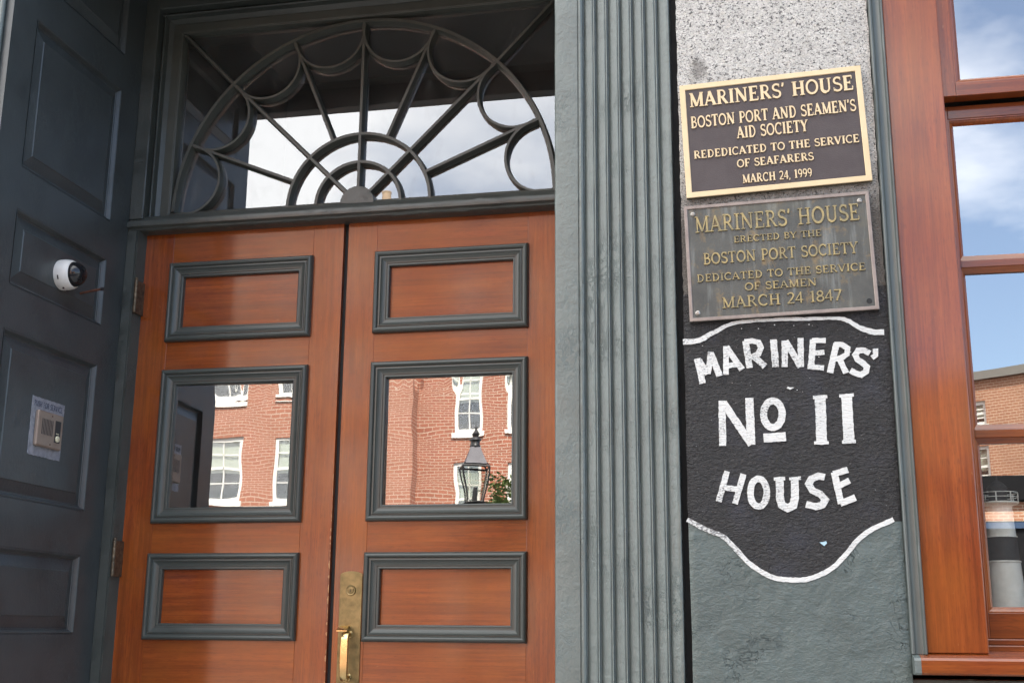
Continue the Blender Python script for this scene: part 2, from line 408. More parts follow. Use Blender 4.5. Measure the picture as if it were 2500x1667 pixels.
def glass(name, fac, wav=(8, .02, .004), wav2=None, dust_haze=.02):
    m = M(name); m.t.nodes.remove(m.b)
    g = m.n('ShaderNodeBsdfGlossy'); g.inputs['Roughness'].default_value = 0.0; g.inputs['Color'].default_value = (.97, .97, .97, 1)
    t = m.n('ShaderNodeBsdfTransparent'); t.inputs['Color'].default_value = (.95, .96, .94, 1)
    mxs = m.n('ShaderNodeMixShader'); 
    front = m.math('SUBTRACT', 1.0, m.geo.outputs['Backfacing']); m.lk(m.math('MULTIPLY', front, fac), mxs.inputs[0])
    h = m.noise(m.scale(m.P, (1, 1, 1.6)), wav[0], 0, .4)
    bp = m.n('ShaderNodeBump'); bp.inputs['Strength'].default_value = wav[1]; bp.inputs['Distance'].default_value = wav[2]; m.lk(h, bp.inputs['Height']); nrm = bp.outputs[0]
    if wav2:
        s_ = m.n('ShaderNodeSeparateXYZ'); m.lk(m.P, s_.inputs[0])
        h2 = m.math('MULTIPLY', m.math('MAXIMUM', m.math('SUBTRACT', s_.outputs['Z'], wav2[0]), 0.0), m.noise(m.scale(m.P, (1, 0, .12)), wav2[2], 0, .3, 0))
        b2 = m.n('ShaderNodeBump'); b2.inputs['Strength'].default_value = wav2[3]; b2.inputs['Distance'].default_value = wav2[4]
        m.lk(h2, b2.inputs['Height']); m.lk(nrm, b2.inputs['Normal']); nrm = b2.outputs[0]
    m.lk(nrm, g.inputs['Normal'])
    m.lk(t.outputs[0], mxs.inputs[1]); m.lk(g.outputs[0], mxs.inputs[2])
    # grimy film and smears, with a haze mixed in to lift the dark glass
    df_ = m.n('ShaderNodeBsdfDiffuse'); df_.inputs['Color'].default_value = (.42, .42, .40, 1)
    mx2 = m.n('ShaderNodeMixShader'); dm = m.n('ShaderNodeMath', operation='MULTIPLY'); m.lk(m.ramp(m.noise(m.scale(m.P, (1.4, 1, .7)), 7, 5, .62, 1.2), [(.38, dust_haze*.35), (.56, dust_haze*.6), (.74, dust_haze*1.7)]), dm.inputs[0]); m.lk(front, dm.inputs[1]); m.lk(dm.outputs[0], mx2.inputs[0])
    m.lk(mxs.outputs[0], mx2.inputs[1]); m.lk(df_.outputs[0], mx2.inputs[2]); m.lk(mx2.outputs[0], m.out.inputs[0])
    return m.m
GLASS_DOOR = glass('old_door_glass', .29, (6.5, .06, .0026), (2.40, .05, 30, 1.0, .0042), .025)
GLASS_FAN = glass('fanlight_glass', .225, (5, .02, .004), None, .085)
GLASS_WIN = glass('window_glass', .35, (4, .012, .004), None, .008)
GLASS_FAR = glass('far_window_glass', .25, (4, .01, .004))

def brick(name, c1, c2, mortar, sx=1.0):
    m = M(name)
    s = m.n('ShaderNodeSeparateXYZ'); tcx = m.n('ShaderNodeTexCoord'); m.lk(tcx.outputs['Object'], s.inputs[0])
    cmb = m.n('ShaderNodeCombineXYZ'); m.lk(m.math('ADD', s.outputs['X'], s.outputs['Y']), cmb.inputs[0]); m.lk(s.outputs['Z'], cmb.inputs[1])
    b = m.n('ShaderNodeTexBrick'); m.lk(cmb.outputs[0], b.inputs['Vector']); b.inputs['Scale'].default_value = 1.0
    b.inputs['Brick Width'].default_value = .215*sx; b.inputs['Row Height'].default_value = .073*sx; b.inputs['Mortar Size'].default_value = .0085*sx
    b.inputs['Color1'].default_value = (*c1, 1); b.inputs['Color2'].default_value = (*c2, 1); b.inputs['Mortar'].default_value = (*mortar, 1); b.inputs['Bias'].default_value = -.1
    v = m.noise(m.P, 1.3, 4, .6)
    c = m.mix(m.ramp(v, [(.35, 0.0), (.75, .35)]), b.outputs['Color'], (.30, .16, .10))
    bp = m.bump(m.math('SUBTRACT', 1.0, b.outputs['Fac']), .5, .008)
    m.set(col=c, rough=.85, spec=.25); return m.m
BRICK = brick('red_brick', (.32, .105, .064), (.40, .145, .088), (.56, .45, .36))
BRICK2 = brick('salmon_brick', (.36, .14, .092), (.42, .175, .115), (.56, .43, .34))
BRICK3 = brick('tan_brick', (.37, .165, .095), (.43, .205, .12), (.60, .48, .36))
def ground(name, col, sc_):
    m = M(name); c = m.ramp(m.noise(m.P, sc_, 6, .65), [(.3, tuple(x*.75 for x in col)), (.7, tuple(x*1.2 for x in col))])
    m.bump(m.noise(m.P, sc_*8, 3, .6), .4, .004); m.set(col=c, rough=.9); return m.m
ASPHALT = ground('asphalt', (.06, .06, .06), 6); PAVE = ground('concrete_pavement', (.33, .33, .31), 5); SLAB = ground('granite_slab', (.42, .41, .39), 20)
def leafm():
    m = M('leaves'); c = m.ramp(m.noise(m.P, 3, 3, .6), [(.3, (.06, .10, .02)), (.7, (.15, .22, .05))]); m.set(col=c, rough=.55); return m.m
LEAF = leafm(); BARK = ground('bark', (.09, .07, .05), 20)

# ------------------------------------------------------------------ the setting: ground
mb = MB(); mb.add([(-300, -300, 0), (300, -300, 0), (300, 300, 0), (-300, 300, 0)], [(0, 1, 2, 3)])
tag(mb.build('street', ASPHALT), kind='structure')
mb = MB(); mb.box((-30, -4.6, .001), (30, -.85, .13)); tag(mb.build('sidewalk', PAVE, bevel=.01), kind='structure')
mb = MB(); mb.box((-30, -24.4, .001), (-.5, -20.6, .13)); tag(mb.build('pavement', PAVE, bevel=.01), kind='structure')

# ------------------------------------------------------------------ unseen house shell, added to keep the sun off the front
hw = thing('house_shell', (0, 0, 0), 'unseen brick house shell around the doorway and window, added to block the sun', 'wall')
mb = MB()
for a, b in (((-9, -.845, 4.08), (9, -.45, 12)), ((-9, -.845, 0), (-2.72, -.45, 4.079)), ((.338, -.80, 0), (1.52, -.45, 1.495)), ((1.52, -.845, 0), (9, -.45, 4.079)),
             ((-9, -.449, 0), (-8.7, 10, 12)), ((8.7, -.449, 0), (9, 10, 12)), ((-8.7, 9.7, 0), (8.7, 10, 12)),
             ((-.499, -.80, 0), (-.215, .3, 4.079)), ((-2.71, -.80, 0), (-2.345, .3, 4.079)), ((.342, -.70, 4.0), (1.5, -.46, 4.079))):
    mb.box(a, b)
mb.build('wall', BRICK, hw)
mb = MB(); mb.box((.3375, -.842, .132), (1.519, -.801, 1.494)); mb.build('under_sill_shade', TRIM, hw)  # dark sheet painted in for the shadow under the sill
mb = MB(); mb.box((-9.1, -.9, 12.001), (9.1, 10.1, 12.2)); mb.build('roof', SLAB, hw)  # unseen roof added to stop sun leaking into the rooms
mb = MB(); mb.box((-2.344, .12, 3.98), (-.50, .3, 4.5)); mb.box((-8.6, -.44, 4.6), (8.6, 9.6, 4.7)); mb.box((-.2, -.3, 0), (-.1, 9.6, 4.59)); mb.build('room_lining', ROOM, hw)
mb = MB(); mb.box((-2.3445, .31, .1), (-2.30, 1.4, 4.4)); mb.box((-2.3445, .12, .1), (-2.325, .309, 4.4)); mb.box((-.53, .12, .1), (-.497, 1.4, 4.4)); mb.box((-2.29, 1.35, .1), (-.54, 1.4, 4.4)); mb.box((-2.29, .32, 4.3), (-.54, 1.34, 4.38)); mb.build('dark_door_box', ROOM, hw)  # dark box added behind the doors so the panes stay dark
mb = MB(); mb.box((-2.329, -1.05, .132), (-.535, .05, .34)); tag(mb.build('doorstep', SLAB, bevel=.015), 'granite step under the double doors', 'step')

# ------------------------------------------------------------------ doorway
XL, XR = -2.30, -.53
def wob(x, z, s, amp):
    return noise.noise(Vector((x*s, z*s, 1.7)))*amp
def extr_x(mb, prof, x0, x1, n, amp=.0007, s=26):
    "profile of (y,z) run along x with a slightly uneven, often repainted edge"
    rows = []
    for i in range(n+1):
        x = x0+(x1-x0)*i/n
        rows.append([(x, y+wob(x, k*.37, s, amp), z+wob(x+5, k*.37, s, amp)) for k, (y, z) in enumerate(prof)])
    mb.grid(rows, True, True); m = len(prof)
    mb.add(rows[0], [list(range(m))]); mb.add(rows[-1], [list(range(m))[::-1]])
def extr_z(mb, prof, z0, z1, n, amp=.0007, s=26):
    "profile of (x,y) run along z"
    rows = []
    for i in range(n+1):
        z = z0+(z1-z0)*i/n
        rows.append([(x+wob(z, k*.37, s, amp), y+wob(z+5, k*.37, s, amp), z) for k, (x, y) in enumerate(prof)])
    mb.grid(rows, True, True); m = len(prof)
    mb.add(rows[0], [list(range(m))]); mb.add(rows[-1], [list(range(m))[::-1]])

df = thing('door_frame', (-1.455, 0, .34), 'grey green painted frame with transom bar round the red wood double doors', 'door frame')
for s in (1, -1):
    mb = MB()
    fx = (lambda x: x) if s == 1 else (lambda x: XR-(x-XL)*2.2)
    # below the bar: flat strip, bead, return to the door
    pr = [(XL, .10), (XL, -.058), (XL+.003, -.060), (XL+.036, -.060), (XL+.038, -.055), (XL+.041, -.055), (XL+.0445, -.061), (XL+.047, -.055), (XL+.047, -.004), (XL+.06, .02), (XL+.06, .10)]
    extr_z(mb, [(fx(x), y) for x, y in pr], .34, 3.052, 150, .0010, 22)
    mb.build('jamb', TRIM, df, angle=30)
    # above the bar: stepped strips
    mb = MB()
    pr = [(XL, .10), (XL, -.058), (XL+.003, -.060), (XL+.053, -.060), (XL+.056, -.057), (XL+.056, -.018), (XL+.0665, -.030), (XL+.070, -.026), (XL+.072, .0), (XL+.088, .012), (XL+.088, .10)]
    if s == -1: fx = lambda x: XR-(x-XL)*1.1
    extr_z(mb, [(fx(x), y) for x, y in pr], 3.10, 4.03, 60, .0008, 22)
    mb.build('upper_jamb', TRIM, df, angle=30)
mb = MB()
pr = [(.10, 4.035), (-.058, 4.035), (-.060, 3.97), (-.057, 3.966), (-.018, 3.966), (-.030, 3.955), (-.026, 3.951), (.0, 3.949), (.012, 3.932), (.10, 3.932)]
extr_x(mb, pr, -2.2435, -.592, 60, .0006); mb.build('head', TRIM, df, angle=30)
mb = MB()
pr = [(.11, 3.118), (.035, 3.1225), (-.030, 3.117), (-.036, 3.109), (-.046, 3.108), (-.052, 3.1005), (-.056, 3.095), (-.058, 3.088), (-.0685, 3.086), (-.0705, 3.076), (-.069, 3.0665), (-.062, 3.064), (-.056, 3.060), (-.054, 3.0555), (-.048, 3.052), (-.02, 3.0505), (.11, 3.052)]
extr_x(mb, pr, XL+.001, XR-.001, 130, .0009, 20); mb.build('transom_bar', TRIM, df, angle=28)
mb = MB(); mb.box((-2.329, -.868, 3.94), (-.537, -.80, 4.078)); mb.build('lintel', NAVY, df, bevel=.004)
mb = MB(); mb.box((-2.343, -.799, 4.036), (-.50, .11, 4.078)); mb.build('soffit', NAVY, df)

# panelled reveals (left one in view, right one hidden behind the pilaster)
def reveal(X, s, label):
    t = thing('panelled_reveal', (X, -.46, .34), label, 'door reveal', 'panelled sides of the recess')
    fn = lambda u, v, h: (X+s*h, u, v)
    P = [(-.735, -.187, .62, 1.40), (-.735, -.187, 1.583, 1.84), (-.735, -.187, 1.995, 2.51), (-.735, -.187, 2.656, 2.903), (-.735, -.187, 3.05, 3.568), (-.735, -.187, 3.712, 3.95)]
    mb = MB(); mb.plate([-.866, -.056], [.341, 4.035], P, 0, -.017, fn)
    mb.add([fn(-.866, .341, 0), fn(-.866, 4.035, 0), fn(-.866, 4.035, -.03), fn(-.866, .341, -.03)], [(0, 1, 2, 3)])
    mb.build('board', NAVY, t, weld=True, bevel=.0035)
    for q in P:
        mb = MB()
        prof = [(-.0005, .0006), (.002, .0008), (.0045, -.0015), (.0085, -.0085), (.011, -.0135), (.0135, -.0140), (.015, -.0165), (.019, -.0165), (.052, -.0065), (.054, -.0042), (.0555, -.0035)]
        mb.frame(q[0], q[1], q[2], q[3], prof, fn); i = .0555
        mb.add([fn(q[0]+i, q[2]+i, -.0035), fn(q[1]-i, q[2]+i, -.0035), fn(q[1]-i, q[3]-i, -.0035), fn(q[0]+i, q[3]-i, -.0035)], [(0, 1, 2, 3)])
        mb.build('panel', NAVY, t, weld=True)
    mb = MB(); mb.box((min(X-s*.03, X-s*.018), -.865, .341), (max(X-s*.03, X-s*.018), -.056, 4.034)); mb.build('backing', NAVY, t)
    return t
reveal(XL, 1, 'blue black panelled side of the recess carrying the intercom and dome camera')
reveal(XR, -1, 'blue black panelled side of the recess hidden behind the fluted pilaster')

# ------------------------------------------------------------------ double doors
OC = [(0, 0), (0, .013), (.002, .0185), (.006, .0225), (.011, .0240), (.0155, .0225), (.0185, .0185), (.0195, .0150), (.0225, .0150), (.0235, .0180), (.0265, .0185),
      (.030, .0150), (.035, .0118), (.041, .0098), (.046, .0092), (.0465, .0062), (.0495, .0062), (.052, .0068), (.0545, .0060), (.056, .0035), (.0565, -.004), (.0565, -.014)]
ZP = [(2.629, 2.9325), (1.964, 2.523), (1.5625, 1.859)]
def leaf(x0, x1, px0, px1, label, hinges):
    t = thing('door_leaf', ((x0+x1)/2, 0, .36), label, 'door', 'pair of red wood entrance doors')
    g = .00015
    i0, i1 = px0+.004, px1-.004
    for a, b in ((x0, i0-g), (i1+g, x1)):
        mb = MB(); mb.box((a, 0, .36), (b, .045, 3.058)); mb.build('stile', WOODV, t, bevel=.0012)
    zz = [(.36, .62)] + [(1.32, ZP[2][0]+.004)] + [(ZP[2][1]-.004, ZP[1][0]+.004), (ZP[1][1]-.004, ZP[0][0]+.004), (ZP[0][1]-.004, 3.058)]
    for a, b in zz:
        mb = MB(); mb.box((i0, .0004, a), (i1, .045, b)); mb.build('rail', WOODH, t, bevel=.0006)
    for k, (a, b) in enumerate([ZP[0], ZP[2], (.616, 1.324)]):
        mb = MB(); mb.box((i0-.001, .011, a-.004), (i1+.001, .03, b+.004)); mb.build('panel', WOODH, t)
    for a, b in ZP + [(.612, 1.328)]:
        mb = MB(); mb.frame(px0, px1, a, b, OC, FX); mb.build('moulding', MOULD, t, weld=True)
    a, b = ZP[1]
    mb = MB(); mb.box((i0-.001, .014, a-.004), (i1+.001, .0175, b+.004))
    p = mb.build('glass_pane', GLASS_DOOR, t)
    for z in hinges:
        mb = MB()
        for k in range(5):
            mb.lathe([(0, 0), (.0062, 0), (.0068, .001), (.0068, .0235), (.0062, .0245), (0, .0245)], lambda q, r_, h, z=z, k=k: (x0+.0150+q, -.0605+r_, z+k*.0247+h), 12)
        mb.lathe([(0, 0), (.0045, 0), (.006, .004), (.004, .009), (0, .010)], lambda q, r_, h, z=z: (x0+.0150+q, -.0605+r_, z+.124+h), 12)
        mb.box((x0+.0125, -.058, z), (x0+.0175, -.0005, z+.1235))
        mb.build('hinge', HINGE, t)
    return t, p
left, lp = leaf(-2.2605, -1.4635, -2.1407, -1.5752, 'red wood door leaf with the two hinges, next to the panelled reveal', (2.735, 1.778, .75))
right, rp = leaf(-1.4455, -.645, -1.338, -.7724, 'red wood door leaf with the brass handle plate, next to the fluted pilaster', ())
# the left pane is set a touch askew in its moulding
def turn_pane(o, ang, cx_):
    for v in o.data.vertices:
        v.co.y += (v.co.x - cx_)*math.tan(ang)
turn_pane(lp, R(1.5), (-2.1407-1.5752)/2 - left.location.x)
mb = MB(); mb.box((-1.4632, .018, .36), (-1.4458, .044, 3.058)); mb.build('leaf_gap_strip', DARK, right)  # near-black strip filling the gap between the leaves

# brass furniture
we = MB(); rr = random.Random(5)
z = 1.36
while z < 2.12:
    dz = rr.uniform(.006, .03); wdt = rr.uniform(.0006, .0042)*(1.3 if z < 1.95 else .5)
    we.prism([(-1.4642, z), (-1.4642, z+dz), (-1.4642-wdt*.5, z+dz*.9), (-1.4642-wdt, z+dz*.55), (-1.4642-wdt*.6, z+dz*.1)], -.001, .0006, FX)
    z += dz+rr.uniform(0, .03)**1.0
o = we.build('worn_edge', metal('bare_pine', (.48, .27, .13), .8, 0, (.36, .17, .08), 90, .2), left); o['label'] = 'chipped door edge with bare pale wood showing'; o['kind'] = 'stuff'
hd = MB()
pts = [(-1.4235, 1.33), (-1.3435, 1.33), (-1.3435, 1.783)] + [(-1.3835+.040*math.cos(R(a)), 1.783+.0125*math.sin(R(a))) for a in range(10, 180, 10)] + [(-1.4235, 1.783)]
hd.prism(pts, 0, .0045, FX); plate = hd.build('handle_plate', BRASS, right, bevel=.0012)
mb = MB(); mb.lathe([(0, .0045), (.0175, .0045), (.0175, .0075), (.0165, .0085), (.0155, .0078), (.011, .0076), (.0105, .0095), (.0095, .0098), (0, .0098)], lambda a, b, h: (-1.383+a, -h, 1.732+b), 32); lc = mb.build('lock_cylinder', BRASS, plate)
mb = MB(); mb.box((-1.3843, -.0102, 1.7265), (-1.3823, -.0097, 1.735)); mb.build('keyhole', DARK, plate)
mb = MB()
rows = []
for i in range(9):
    t_ = i/8; y = -.004-.050*t_; z = 1.611+.006*math.sin(t_*3.1)-.012*t_*t_; hwid = .0125+.006*t_
    rows.append([(-1.393-hwid, y, z), (-1.393+hwid, y, z), (-1.393+hwid, y, z-.003), (-1.393-hwid, y, z-.003)])
mb.grid(rows, True, True); mb.add(rows[-1], [(0, 1, 2, 3)]); mb.build('thumb_latch', BRASSBAR, plate)
mb = MB()
for zc in (1.586, 1.447):
    mb.lathe([(0, .0045), (.012, .0045), (.0125, .009), (.008, .013), (.007, .042), (.009, .048)], lambda a, b, h, zc=zc: (-1.381+a, -h, zc+b), 20)
path = [(1.592, .044, .012), (1.583, .053, .012), (1.570, .0565, .0128), (1.54, .058, .0138), (1.51, .0585, .014), (1.48, .058, .0136), (1.455, .0565, .0128), (1.444, .053, .012), (1.436, .044, .0115)]
rows = [[(-1.381-w_, -y+.006, z), (-1.381-w_, -y-.001, z), (-1.381-w_+.002, -y-.003, z), (-1.381+w_-.002, -y-.003, z), (-1.381+w_, -y-.001, z), (-1.381+w_, -y+.006, z)] for z, y, w_ in path]
mb.grid(rows, True, True); mb.add(rows[0], [(0, 1, 2, 3, 4, 5)]); mb.add(rows[-1], [(5, 4, 3, 2, 1, 0)])
mb.build('pull_handle', BRASSBAR, plate, angle=40)

# ------------------------------------------------------------------ fanlight
fl = thing('fanlight', (-1.42, .02, 3.12), 'half round spider web fanlight with charcoal glazing bars above the doors', 'fanlight')
YF = .010; K = (4+YF)/4.0
HC = (-1.4175*K, 1.6+(3.128-1.6)*K); RO = .733*K
fn = lambda u, v, h: (u, YF+.034-h, v)
mb = MB(); mb.frame(-2.2125, -.637, 3.10, 3.930, [(0, 0), (0, .034), (.034, .034), (.036, .031), (.0385, .033), (.041, .031), (.046, .018), (.0475, 0)], fn); mb.build('sash_frame', TRACERY, fl, weld=True, bevel=.0012)
mb = MB(); mb.box((-2.18, .0445, 3.11), (-.645, .0475, 3.91)); mb.build('glass_pane', GLASS_FAN, fl)
cnt = [0]
def bar(name, pts, wd, dh=0.0):
    cnt[0] += 1
    mb = MB(); stroke(mb, pts, wd, 0, .0325+dh+cnt[0]*.00008, fn, 0, .24); mb.build(name, TRACERY, fl)
pol = lambda a, r: (HC[0]+r*math.cos(R(a)), HC[1]+r*math.sin(R(a)))
bar('outer_arc', [pol(a, RO+.004) for a in range(-1, 182, 3)], .0225, .003)
bar('middle_arc', [pol(a, .2755) for a in range(-2, 183, 4)], .0205, .001)
bar('inner_arc', [pol(a, .1635) for a in range(-2, 183, 6)], .0205, .001)
for i in range(1, 8):
    a = 22.5*i; bar('spoke', [pol(a, .05 if i % 2 == 0 else .275), pol(a, RO)], .0195)
for i in range(8):
    p, q = pol(22.5*i, RO-.012), pol(22.5*(i+1), RO-.012)
    m_ = ((p[0]+q[0])/2, (p[1]+q[1])/2); rr = math.dist(p, q)/2; base = math.degrees(math.atan2(p[1]-m_[1], p[0]-m_[0]))
    # ends sweep in along the spokes, then a round bowl
    bowl = [(m_[0]+rr*.98*math.cos(R(base-t)), m_[1]+rr*.98*math.sin(R(base-t))) for t in range(0, 181, 9)]
    bar('scallop', bowl, .0165)
for a, c in ((135, (-2.163, 3.882)), (45, (-.686, 3.880))):
    bar('corner_bar', [pol(a, RO), c], .0195)
mb = MB(); mb.prism([pol(a, .066) for a in range(-4, 185, 8)], 0, .0385, fn); mb.build('hub', TRIM, fl, bevel=.002)

# ------------------------------------------------------------------ pilasters
def pilaster(mirror, label):
    t = thing('fluted_pilaster', (-.37 if not mirror else -2.54, -.86, 0), label, 'pilaster', 'fluted pilasters beside the doorway')
    fx = (lambda x: x) if not mirror else (lambda x: -2.912-x+.048)
    Yp = -.87
    pr = [(-.533, -.60), (-.533, Yp+.016), (-.5325, Yp+.006), (-.5295, Yp+.0015), (-.525, Yp), (-.4665, Yp), (-.4655, Yp+.003), (-.4635, Yp+.003), (-.4620, Yp-.0025), (-.4570, Yp-.0035), (-.4525, Yp-.0015)]
    x0, pitch = -.4515, .0351
    for k in range(7):
        a = x0+k*pitch; b = a+.0262
        pr += [(a+dx_, Yp+dy_) for dx_, dy_ in ((.0002, .0004), (.0007, .0125), (.0030, .0135), (.0046, .0108), (.0070, .0086), (.0110, .0067), (.0155, .0052), (.0200, .0036), (.0238, .0016))]
        pr += [(b+.0012, Yp-.0010), (b+.0036, Yp-.0006), (b+.0044, Yp+.0016), (b+.0054, Yp-.0004), (b+.0080, Yp-.0012)] if k < 6 else [(b+.002, Yp-.001), (b+.008, Yp-.001), (b+.0098, Yp+.001)]
    xe = pr[-1][0]; pr += [(xe, -.60)]
    mb = MB(); extr_z(mb, [(fx(x), y) for x, y in pr], .131, 4.079, 300, .0006, 20)
    mb.build('shaft', GREEN, t, angle=32)
    if not mirror:
        mb = MB(); mb.box((-.2055, -.815, .132), (-.18, -.79, 4.078)); mb.build('joint_filler', DARK, t)
    return t
pilaster(False, 'grey green fluted pilaster between the doors and the granite pier')
pilaster(True, 'grey green fluted pilaster on the far side of the panelled reveal')
mb = MB()
mb.tube([(-2.334, -.8745, z*.03+.15) for z in range(0, 128)], .0085, 12)
o = tag(mb.build('corner_bead', GREEN), 'thin round bead on the outer edge of the panelled reveal', 'moulding')

# ------------------------------------------------------------------ granite pier with its painted sign
YG = -.87
pier = thing('granite_pier', (.08, -.7, 0), 'speckled granite pier with a black hand painted number sign on its lower part', 'pier')
mb = MB()
def rough_slab(mb, x0, x1, z0, z1, Y, nx, nz, amp):
    rows = []
    for j in range(nz+1):
        z = z0+(z1-z0)*j/nz
        r_ = []
        for i in range(nx+1):
            x = x0+(x1-x0)*i/nx
            e = min(i, nx-i); dy = amp*(noise.noise(Vector((x*14, z*14, 3)))+.5*noise.noise(Vector((x*40, z*40, 8))))
            xx = x + (wob(z, 0, 45, .0028)+wob(z, 3, 120, .0016) if e == 0 else 0)
            if e == 0: dy += .004
            r_.append((xx, Y+dy, z))
        r_ = [(r_[0][0]+.002, -.30, z)] + r_ + [(r_[-1][0]-.002, -.30, z)]
        rows.append(r_)
    mb.grid(rows, True, True)
rough_slab(mb, -.1845, .3345, .131, 4.079, YG, 12, 240, .0006)
mb.build('stone_block', GRANITE, pier, angle=50)
ZS = lambda x, y: at(1640+x/2.2393, 750+y/2.2393, YG)
def zp(pts): return [((p := ZS(*q)).x, p.z) for q in pts]
fp = FXY(YG)
topline = zp([(62, 192), (150, 182), (230, 140), (330, 92), (450, 76), (600, 68), (750, 65), (900, 62), (960, 75), (1030, 115), (1100, 137), (1160, 138)])
botline = zp([(85, 1160), (190, 1215), (280, 1252), (350, 1320), (420, 1395), (500, 1450), (570, 1480), (650, 1489), (730, 1487), (800, 1465), (880, 1422), (960, 1340), (1020, 1268), (1100, 1210), (1212, 1160)])
topc, botc = smooth_path(topline, 6), smooth_path(botline, 6)
XA, XB = -.1862, .3362
def sheet(mb, lo, hi, h):
    "lo and hi: functions x -> z"
    n = 60; rows = []
    for j in range(13):
        rows.append([])
        for i in range(n+1):
            x = XA+(XB-XA)*i/n; xx = x
            z = lo(x)+(hi(x)-lo(x))*j/12
            e = 0
            if i in (0, n): xx = x+wob(z, 0, 45, .0028)+wob(z, 3, 120, .0016)
            rows[-1].append((xx, YG-h+(.0035 if i in (0, n) else 0), z))
    mb.grid(rows, False, True)
def interp(c):
    c = sorted(c)
    def f(x):
        if x <= c[0][0]: return c[0][1]
        for a, b in zip(c[:-1], c[1:]):
            if x <= b[0]: return a[1]+(b[1]-a[1])*(x-a[0])/max(1e-9, b[0]-a[0])
        return c[-1][1]
    return f
fb = interp(botc)
sign = MB(); sheet(sign, lambda x: fb(x)-.004, lambda x: 2.475+.010*noise.noise(Vector((x*30, 0, 0)))+.006*noise.noise(Vector((x*90, 2, 0))), .0030)
sign = sign.build('painted_sign', SIGNBLACK, pier, solid=.0)
mb = MB(); sheet(mb, lambda x: .14, lambda x: fb(x)+.001, .0024); mb.build('lower_paint', PIERGREEN, pier)
def brushed(mb, pts, wd, h, jit=.0007, step=.006):
    stroke(mb, resample(pts, step), wd, .0026, h, fp, jit)
mb = MB()
n = len(topc)
wt = []
for i in range(n):
    u = i/(n-1); wt.append((.0165*(1-u/.3)+.009*u/.3) if u < .3 else .0088 if u < .62 else .0088+.0075*(u-.62)/.38)
L = stroke(mb, topc, wt, .0026, .0046, fp, .0009)
mb.build('border_line', WHITEPAINT, sign)
mb = MB(); stroke(mb, botc, .0118, .0026, .0048, fp, .0006); mb.build('border_line', WHITEPAINT, sign)
SW = 1/2.2393/ (FPX/3.13/1.0)
letters = [
 ('M', [([(140, 282), (170, 418)], 31), ([(150, 292), (198, 366)], 30), ([(198, 366), (214, 246)], 28), ([(213, 250), (262, 378)], 32)]),
 ('A', [([(298, 214), (297, 370)], 28), ([(298, 218), (385, 342)], 30), ([(305, 322), (360, 314)], 26)]),
 ('R', [([(404, 186), (426, 334)], 31), ([(398, 192), (440, 186), (474, 194), (488, 222), (474, 256), (430, 276)], 27), ([(440, 262), (510, 326)], 30)]),
 ('I', [([(556, 178), (568, 328)], 33)]),
 ('N', [([(617, 184), (618, 328)], 29), ([(622, 186), (704, 328)], 30), ([(704, 170), (706, 328)], 29)]),
 ('E', [([(771, 178), (762, 325)], 29), ([(766, 184), (842, 184)], 25), ([(768, 252), (834, 248)], 25), ([(742, 326), (832, 334)], 25)]),
 ('R', [([(900, 200), (864, 360)], 30), ([(888, 204), (930, 206), (962, 226), (958, 258), (925, 280), (890, 284)], 26), ([(916, 282), (952, 362)], 28)]),
 ('S', [([(1082, 254), (1052, 238), (1018, 238), (1003, 262), (1014, 288), (1046, 308), (1066, 328), (1062, 354), (1036, 370), (1004, 362), (976, 346)], 28), ([(1098, 240), (1114, 240), (1114, 264), (1094, 278)], 22)]),
 ('N', [([(275, 512), (279, 758)], 34), ([(282, 522), (436, 752)], 36), ([(424, 497), (435, 752)], 40)]),
 ('o', [(arc(553, 585, 51, 72, 0, 360, 26), 34), ([(502, 716), (624, 708)], 44)]),
 ('1', [([(811, 492), (820, 742)], 50), ([(772, 494), (850, 490)], 16), ([(778, 743), (858, 741)], 16)]),
 ('1', [([(955, 482), (969, 736)], 50), ([(915, 486), (995, 481)], 16), ([(930, 737), (1006, 734)], 16)]),
 ('H', [([(303, 896), (256, 1062)], 28), ([(393, 912), (346, 1074)], 28), ([(284, 985), (370, 996)], 26)]),
 ('O', [(arc(475, 1013, 45, 76, 0, 360, 26), 31)]),
 ('U', [([(590, 932), (591, 1040), (602, 1080), (632, 1098), (664, 1082), (674, 1040), (672, 930)], 37), ([(558, 938), (620, 936)], 16), ([(642, 938), (706, 934)], 16)]),
 ('S', [([(836, 930), (802, 922), (764, 938), (748, 966), (768, 1000), (812, 1022), (839, 1052), (824, 1080), (786, 1090), (734, 1076)], 32)]),
 ('E', [([(888, 902), (926, 1074)], 31), ([(884, 912), (962, 888)], 29), ([(908, 978), (972, 948)], 28), ([(920, 1072), (1004, 1040)], 31)])]
for ch, ss in letters:
    mb = MB()
    for k, (pts, wd) in enumerate(ss):
        brushed(mb, zp(pts), wd*SW*1.12, .0044+.0002*k)
    mb.build('painted_letter', WHITEPAINT, sign)
